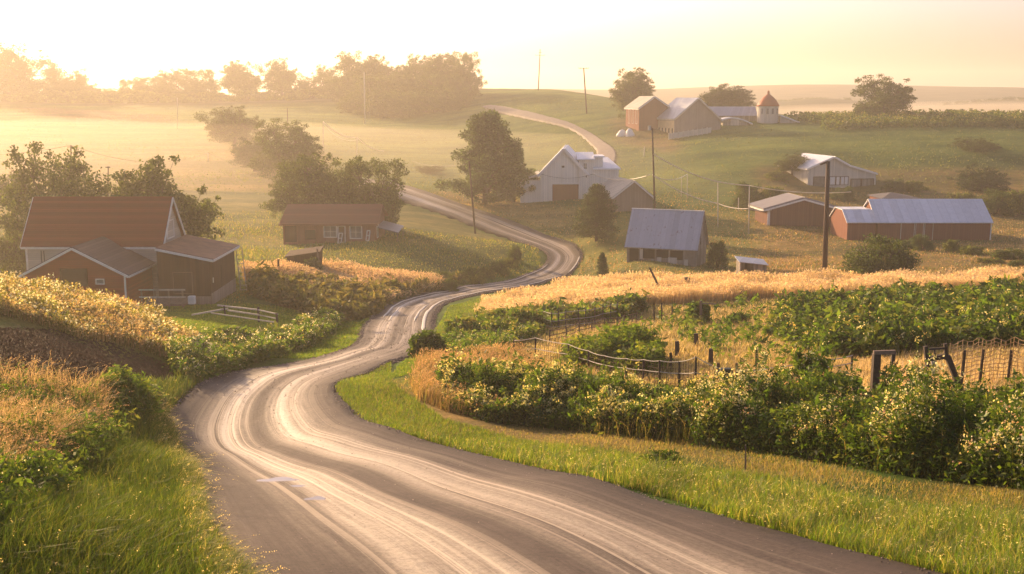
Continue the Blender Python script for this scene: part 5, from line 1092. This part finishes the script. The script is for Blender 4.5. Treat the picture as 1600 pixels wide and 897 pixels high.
DRY = [(.42, .27, .13), (.36, .22, .10), (.48, .33, .17), (.30, .19, .08), (.16, .16, .045)]; GO = [(.54, .41, .24), (.48, .36, .20), (.60, .48, .31), (.42, .32, .16)]; PINKY = [(.45, .31, .20), (.50, .36, .24), (.36, .25, .14)]
WD = [(.040, .075, .012), (.055, .095, .015), (.030, .058, .010), (.085, .12, .022)]; WL = [(.085, .15, .018), (.12, .18, .028), (.065, .12, .016), (.16, .18, .04)]
CRM = [(.80, .66, .30), (.85, .78, .50), (.72, .52, .18)]; WHT = [(.85, .82, .72), (.80, .74, .58)]
# right verge: short lush grass
grass('verge_grass', 'lush short green grass along the right side of the road', 150000, [(500,590),(610,562),(612,600),(690,655),(820,690),(1000,716),(1200,750),(1420,792),(1800,850),(1900,1050),(1400,897),(1200,828),(1000,765),(800,723),(658,690),(572,661),(530,620)], (11, 50), (.07, .24), (.007, .013), G1+[(.20,.20,.045)], .45, 1, clump=.25)
grass('verge_tufts', 'taller tufts with pale seed stems in the right roadside grass', 36000, [(600,680),(760,700),(1000,735),(1200,775),(1500,820),(1900,880),(1900,1050),(1452,905),(1200,832),(1000,768),(800,726)], (11, 32), (.22, .55), (.007, .012), G1+[(.36,.30,.12)], .5, 2, clump=.85, cs=1.7, heads=dict(p=.04, s=.022, c=(.6,.52,.34)))
grass('dry_strip_grass', 'tan dry grass of the worn strip between verge and weeds', 34000, [(560,600),(650,590),(660,660),(800,668),(1000,676),(1200,712),(1420,755),(1900,800),(1900,850),(1420,785),(1200,755),(1000,715),(800,700),(640,680)], (14, 46), (.05, .18), (.007, .012), [(.32,.24,.11),(.24,.19,.08),(.13,.16,.035)], .5, 3, clump=.6)
grass('bend_grass', 'mown grass on the inside of the far road bend', 30000, [(600,596),(640,556),(676,520),(690,500),(700,480),(740,468),(800,455),(880,445),(860,466),(760,482),(745,508),(700,548),(655,580)], (38, 130), (.07, .2), (.009, .016), G1, .35, 31, clump=.3)
# left verge
grass('bank_grass', 'tall lush grass on the left bank by the road', 140000, [(-200,690),(60,640),(180,600),(255,600),(330,585),(280,625),(262,657),(280,700),(315,760),(322,835),(378,900),(420,1050),(-400,1050)], (8, 44), (.18, .55), (.009, .018), [(.045,.085,.012),(.075,.12,.018),(.035,.06,.010),(.13,.14,.032)], .30, 4, clump=.5, wind=(.18, -.1), heads=dict(p=.003, s=.02, c=(.6,.5,.34)))
grass('edge_grass', 'long pale grass blades leaning over the left road edge', 11000, [(235,620),(262,657),(275,697),(309,765),(315,835),(372,905),(440,1000),(340,1000),(290,860),(270,760),(240,700),(225,640)], (10, 38), (.25, .6), (.007, .012), [(.36,.30,.11),(.15,.19,.035),(.11,.15,.028)], .4, 5, wind=(.75, -.2), clump=.4, heads=dict(p=.07, s=.02, c=(.6,.48,.3), m=6))
grass('dry_plume_grass', 'arching dry straw-coloured plume grass on the left bank', 13000, [(-300,610),(60,612),(150,618),(190,625),(190,660),(120,700),(40,770),(-300,800)], (14, 29), (.55, 1.1), (.008, .014), [(.42,.30,.16),(.48,.34,.19),(.30,.24,.10),(.17,.17,.045)], .32, 6, mat=M_STRAW, wind=(.3, -.1), clump=.35, heads=dict(p=.4, s=.022, c=(.52,.36,.22), m=10))
weeds('bank_weeds', 'dark leafy weeds under the plume grass on the left bank', 4200, [(-300,630),(60,625),(150,625),(210,640),(225,660),(190,710),(120,760),(60,830),(-300,900)], (11, 30), (.3, .62), 20, .055, WD+WL, dict(p=.12, m=5, r=.035, s=.03, c=WHT+[(.6,.35,.2)]), 7, .5, .13)
weeds('mound_weeds', 'rounded dense green weeds beside the soil bank on the left', 1300, [(150,622),(215,612),(258,618),(256,645),(230,660),(180,645)], (25, 38), (.3, .55), 18, .07, WL, None, 8, .2, .13)
# left flower bank behind the soil
weeds('flower_bank', 'golden-green bank of wild flowers above the dark soil', 9000, [(-300,455),(0,450),(130,468),(230,500),(310,535),(335,565),(290,570),(180,535),(0,508),(-300,505)], (42, 60), (.3, .62), 13, .048, [(.20,.19,.05),(.26,.22,.07),(.13,.15,.035),(.32,.25,.10)], dict(p=.5, m=6, r=.08, s=.07, c=WHT+WHT+CRM), 9, .35, .15)
grass('bank_straw', 'fine golden grass among the wild flowers of the left bank', 48000, [(-300,450),(0,448),(130,466),(230,498),(320,540),(300,570),(180,538),(0,510),(-300,505)], (42, 60), (.35, .7), (.008, .014), DRY+[(.2,.2,.06)], .3, 10, mat=M_STRAW, clump=.3, heads=dict(p=.3, s=.035, c=(.62,.45,.24), m=6))
weeds('roadside_flowers', 'white-flowered weeds lining the left roadside below the lawn', 2600, [(275,560),(330,548),(420,538),(470,520),(520,492),(538,500),(520,522),(480,545),(420,562),(360,580),(300,600),(272,585)], (40, 82), (.35, .8), 18, .08, WL, dict(p=.5, m=7, r=.085, s=.06, c=WHT+WHT+CRM), 11, .3, .2)
# golden bank left of the road in the middle distance
grass('golden_bank', 'pinkish golden tall grass bank left of the road', 42000, [(380,418),(500,420),(600,428),(690,438),(700,452),(640,468),(590,480),(540,470),(450,450),(380,440)], (86, 122), (.6, 1.1), (.010, .018), PINKY+DRY, .25, 12, mat=M_STRAW, clump=.3, heads=dict(p=.4, s=.045, c=(.64,.48,.34), m=4))
weeds('thicket', 'dim green-brown undergrowth sloping to the road below the golden bank', 3600, [(400,440),(540,452),(640,458),(700,450),(720,444),(640,474),(560,500),(520,505),(440,478),(390,460)], (66, 115), (.5, 1.1), 12, .13, [(.12,.11,.035),(.16,.13,.05),(.09,.10,.03)], None, 13, .3, .22)
grass('lawn_grass', 'mown shaded lawn grass below the farmhouse', 60000, [(230,480),(380,475),(440,480),(560,505),(570,500),(640,464),(800,436),(845,418),(850,425),(640,470),(576,505),(560,535),(488,566),(400,582),(420,545),(470,510),(330,520),(300,520)], (52, 140), (.08, .2), (.012, .02), G1, .4, 14, clump=.2)
grass('yard_grass', 'rough grass of the farmyard and field behind', 60000, [(-300,330),(430,330),(840,384),(850,430),(690,440),(440,415),(380,476),(240,470),(-300,480)], (70, 190), (.12, .35), (.012, .022), G2, .35, 15, clump=.5, cs=.3)
# golden field
grass('golden_field', 'band of tall golden ripe grass across the middle right', 110000, [(742,500),(755,480),(800,470),(870,455),(900,446),(980,444),(1100,440),(1180,445),(1300,441),(1420,442),(1600,434),(1900,425),(1900,452),(1600,450),(1420,462),(1300,468),(1180,466),(1100,474),(980,478),(900,486),(820,494),(770,512)], (70, 125), (.7, 1.25), (.010, .017), GO, .13, 16, mat=M_STRAW, clump=.15, wind=(.08, -.03), tip=(.66,.52,.36), heads=dict(p=.25, s=.055, c=(.68,.54,.38), m=3))
grass('garden_grass', 'short golden grass of the fenced garden patch', 80000, [(800,560),(850,500),(980,476),(1200,468),(1700,456),(1700,560),(1330,560),(1290,600),(1150,612),(1000,600),(880,580)], (37, 96), (.15, .45), (.008, .014), GO+[(.30,.26,.08),(.20,.2,.05)], .3, 17, mat=M_STRAW, clump=.4)
grass('path_straw', 'pale straw strip behind the wire fence', 34000, [(1020,590),(1150,588),(1330,556),(1800,560),(1800,650),(1290,640),(1150,606)], (26, 50), (.1, .3), (.008, .012), GO, .3, 18, mat=M_STRAW)
weeds('field_edge_weeds', 'green and dark weeds along the near edge of the golden field', 5200, [(700,528),(745,505),(820,498),(900,490),(985,482),(1010,474),(980,498),(860,512),(800,520),(760,540)], (66, 98), (.4, .85), 11, .12, WL+[(.2,.18,.06)], dict(p=.06, m=4, r=.07, s=.06, c=WHT), 19, .35, .2)
weeds('garden_weeds', 'broad dark green weed beds with yellow blossoms behind the garden', 14000, [(1215,500),(1250,476),(1300,472),(1420,466),(1600,455),(1900,450),(1900,560),(1600,545),(1480,548),(1360,560),(1290,556),(1240,545),(1200,520)], (44, 92), (.45, 1.05), 14, .11, WD+WL+WL, dict(p=.3, m=6, r=.08, s=.07, c=CRM+[(.8,.62,.25)], cl=.5), 20, .65, .17, cs=.75)
weeds('green_mound', 'fresh green weed mound inside the curved fence', 1500, [(885,562),(930,556),(990,555),(1022,562),(1030,580),(1000,590),(930,580),(885,572)], (43, 58), (.75, 1.15), 22, .085, [(.10,.16,.02),(.13,.19,.03),(.08,.13,.02),(.20,.22,.04)], None, 21, .15, .2)
weeds('scattered_weeds', 'scattered green weeds through the golden garden patch', 260, [(1000,520),(1060,480),(1200,470),(1340,510),(1330,560),(1200,575),(1100,560)], (44, 88), (.4, .8), 14, .09, WL, None, 22, .9, .18, cs=1.6)
# big flowering weeds in front of the fence
FLP = dict(p=.45, m=12, r=.06, s=.065, c=[(.85,.74,.34),(.85,.8,.5),(.8,.66,.25)], cl=.5)
weeds('flowering_weeds', 'yellow and cream flowering weeds along the curved wire fence', 9500, [(690,610),(760,612),(880,628),(1010,645),(1090,655),(1120,682),(1060,690),(940,678),(840,668),(770,660),(700,640)], (29, 42), (.6, 1.05), 20, .06, WL+WD, FLP, 23, .35, .12)
weeds('tall_flowering_weeds', 'tall dark green weeds dotted with cream blossoms at the right', 14000, [(1080,662),(1140,652),(1300,652),(1480,665),(1900,690),(1900,790),(1600,765),(1420,745),(1200,708),(1090,698)], (18.5, 33), (.6, 1.15), 28, .060, WD+WL, dict(p=.45, m=14, r=.055, s=.058, c=[(.86,.78,.45),(.85,.8,.6),(.84,.72,.35),(.8,.5,.35)], tall=1.4, cl=.62), 24, .5, .12)
grass('rough_grass', 'tall mixed brown and green grass at the left end of the weeds', 32000, [(640,600),(650,575),(700,560),(800,556),(860,580),(880,640),(800,665),(700,645),(650,625)], (34, 60), (.35, .85), (.007, .012), [(.36,.24,.10),(.28,.20,.08),(.16,.18,.04),(.40,.28,.14)], .28, 25, mat=M_STRAW, clump=.4, heads=dict(p=.25, s=.03, c=(.55,.36,.20), m=6))
grass('thicket_grass', 'thin grass stems standing through the flowering weeds', 14000, [(860,625),(1100,655),(1400,665),(1900,690),(1900,790),(1600,765),(1420,745),(1200,708),(1090,698),(900,676)], (18.5, 40), (.5, 1.15), (.006, .010), [(.30,.26,.08),(.14,.18,.035),(.4,.3,.14)], .3, 26, clump=.5, heads=dict(p=.2, s=.025, c=(.6,.45,.25), m=6))
weeds('verge_weeds', 'white and pink flowering weeds between the road bend and the garden', 1700, [(690,540),(730,520),(800,512),(850,520),(800,545),(760,560),(700,572)], (50, 78), (.3, .65), 16, .09, WL, dict(p=.4, m=6, r=.08, s=.055, c=WHT+CRM), 27, .3, .18)
# far fields: rough tussocks that break the surface
grass('pasture_tussocks', 'golden pasture grass around the barns', 36000, [(600,300),(960,300),(1340,300),(1900,300),(1900,440),(1180,440),(900,440),(905,400),(880,375),(720,330)], (100, 230), (.12, .3), (.018, .03), DRY+G2, .3, 28, clump=.6, cs=.25, mat=M_STRAW)
grass('hill_grass', 'grass of the far green hillsides', 40000, [(-300,150),(740,150),(960,155),(1220,200),(1900,200),(1900,310),(600,310),(-300,340)], (190, 430), (.12, .3), (.03, .05), [(.11,.13,.035),(.13,.14,.04)], .3, 29, clump=.6, cs=.1)
# corn
def corn():
    rng = np.random.RandomState(77); xs = []; ys = []
    for Y in np.arange(271, 312, 1.6):
        x = np.arange(on(1225+(312-Y)*2.2 if Y > 285 else 1285, Y)[0], on(1980, Y)[0], .75); xs.append(x+rng.uniform(-.2, .2, len(x))); ys.append(Y+rng.uniform(-.25, .25, len(x)))
    x = np.concatenate(xs); y = np.concatenate(ys); z = h(x, y); weeds('corn_field', 'long field of standing green corn along the hilltop', 0, None, None, (1.8, 2.1), 8, .22, [(.075,.11,.025),(.10,.13,.03)], dict(p=.8, m=2, r=.08, s=.14, c=[(.42,.34,.14)], tall=1.5), 30, spread=.16, pts=(x, y, z), cat='corn')
corn()
# ------------------------------------------------------------------ single shrubs and wild plants that stand out
def plant(px, Y, top, wpx, label, cols, fl=None, nst=60, nl=26, leaf=.07, seed=0, name='shrub', cat='shrub'):
    b = on(px, Y); hgt = P(px, top, Y)[2]-b[2]; wid = wpx/F*Y; rng = np.random.RandomState(seed+900)
    rt = thing(name, label, cat, b); th = rng.uniform(0, 2*pi, nst); r = np.sqrt(rng.rand(nst))*wid/2*.8
    x = b[0]+np.cos(th)*r; y = b[1]+np.sin(th)*r; z = h(x, y); k = 1-.45*(r/(wid/2*.8+1e-6))**2
    hs = lambda a, c: k*hgt/(.65+.7*clumpy(a, c)); o = weeds('foliage', None, 0, None, None, (.9, 1.0), nl, leaf, cols, fl, seed, pts=(x, y, z), parent=rt, hs=hs, spread=.09+wid*.04)
    for q in [q for q in C.objects if q.parent == rt]: q.data.transform(__import__('mathutils').Matrix.Translation(-b)); 
    return rt
F1 = dict(p=.6, m=9, r=.06, s=.045, c=WHT+CRM); F2 = dict(p=.5, m=6, r=.07, s=.06, c=WHT)
plant(669, 53, 517, 62, 'dense dark green shrub right at the inner road edge', WD+WL, dict(p=.15, m=5, r=.05, s=.05, c=WHT), 110, 34, .11, 1)
plant(1256, 34, 538, 60, 'tallest weed with pale cream plumes rising above the others', WL, dict(p=.5, m=16, r=.07, s=.05, c=CRM+WHT, tall=1.6), 60, 60, .09, 2, 'tall_weed', 'weed')
plant(1300, 33, 585, 110, 'broad leafy shrub right of the tallest plumed weed', WD+WL, F1, 130, 34, .085, 3); plant(1170, 33, 606, 90, 'yellow flowering shrub by the meter box', WD+WL, F1, 110, 34, .08, 4)
plant(1405, 31, 572, 70, 'dark shrub with pinkish flowers swallowing the old gate posts', WD, dict(p=.5, m=8, r=.06, s=.05, c=[(.75,.45,.30),(.8,.6,.4)]), 90, 36, .09, 5); plant(1470, 28, 612, 90, 'shrub with pale yellow spires before the broken gate', WD+WL, dict(p=.5, m=14, r=.05, s=.045, c=CRM, tall=1.8), 100, 34, .08, 6)
plant(1550, 25, 625, 130, 'dark leafy shrub at the right edge under the trellis', WD, F1, 150, 34, .08, 7); plant(1390, 25, 632, 120, 'large dark shrub in the middle of the right thicket', WD, F1, 150, 34, .08, 8); plant(1240, 27, 635, 100, 'dark flowering shrub at the left part of the right thicket', WD, F1, 120, 34, .08, 9)
plant(310, 47, 528, 66, 'white blossoming shrub at the tip of the soil bank', WL, dict(p=.9, m=12, r=.10, s=.07, c=WHT), 90, 30, .09, 10); plant(370, 54, 512, 84, 'rounded bright green shrub with white flowers by the lawn', WL, F2, 130, 34, .10, 11); plant(428, 59, 517, 66, 'rounded green shrub nearest the left road edge', WL, dict(p=.12, m=4, r=.05, s=.05, c=WHT), 100, 34, .10, 12)
plant(478, 68, 503, 52, 'green shrub with white tops between the lawn and the road', WL, F2, 80, 30, .10, 13); plant(515, 76, 486, 46, 'small dark shrub with white flowers highest beside the road', WD, F2, 80, 28, .11, 14)
plant(1390, 66, 488, 60, 'dark round weed clump right of the garden patch', WD, None, 80, 30, .12, 15); plant(1152, 72, 492, 32, 'small dark round bush at the back of the garden', WD, None, 60, 28, .12, 16); plant(1091, 73, 470, 30, 'slim green bush by the crooked garden post', WL, None, 50, 26, .12, 17)
plant(985, 82, 462, 50, 'dark green weed mound on the golden field edge', WD+WL, None, 90, 26, .13, 18); plant(1232, 60, 512, 84, 'large fresh green weed clump right of the garden stumps', WL, None, 150, 30, .11, 19); plant(1310, 56, 512, 100, 'dark green weed clump behind the tallest plumed weed', WD, None, 140, 30, .11, 20)
plant(1530, 58, 498, 110, 'fresh green weed clump behind the trellis', WL+WD, None, 130, 30, .11, 21); plant(1035, 24.2, 706, 76, 'low dark green tuft in the right verge', WD, None, 50, 20, .05, 22, 'tuft', 'tuft'); plant(290, 45, 560, 44, 'dark shrub between the soil bank and the road shoulder', WD, F2, 70, 30, .09, 23)
make_haze()
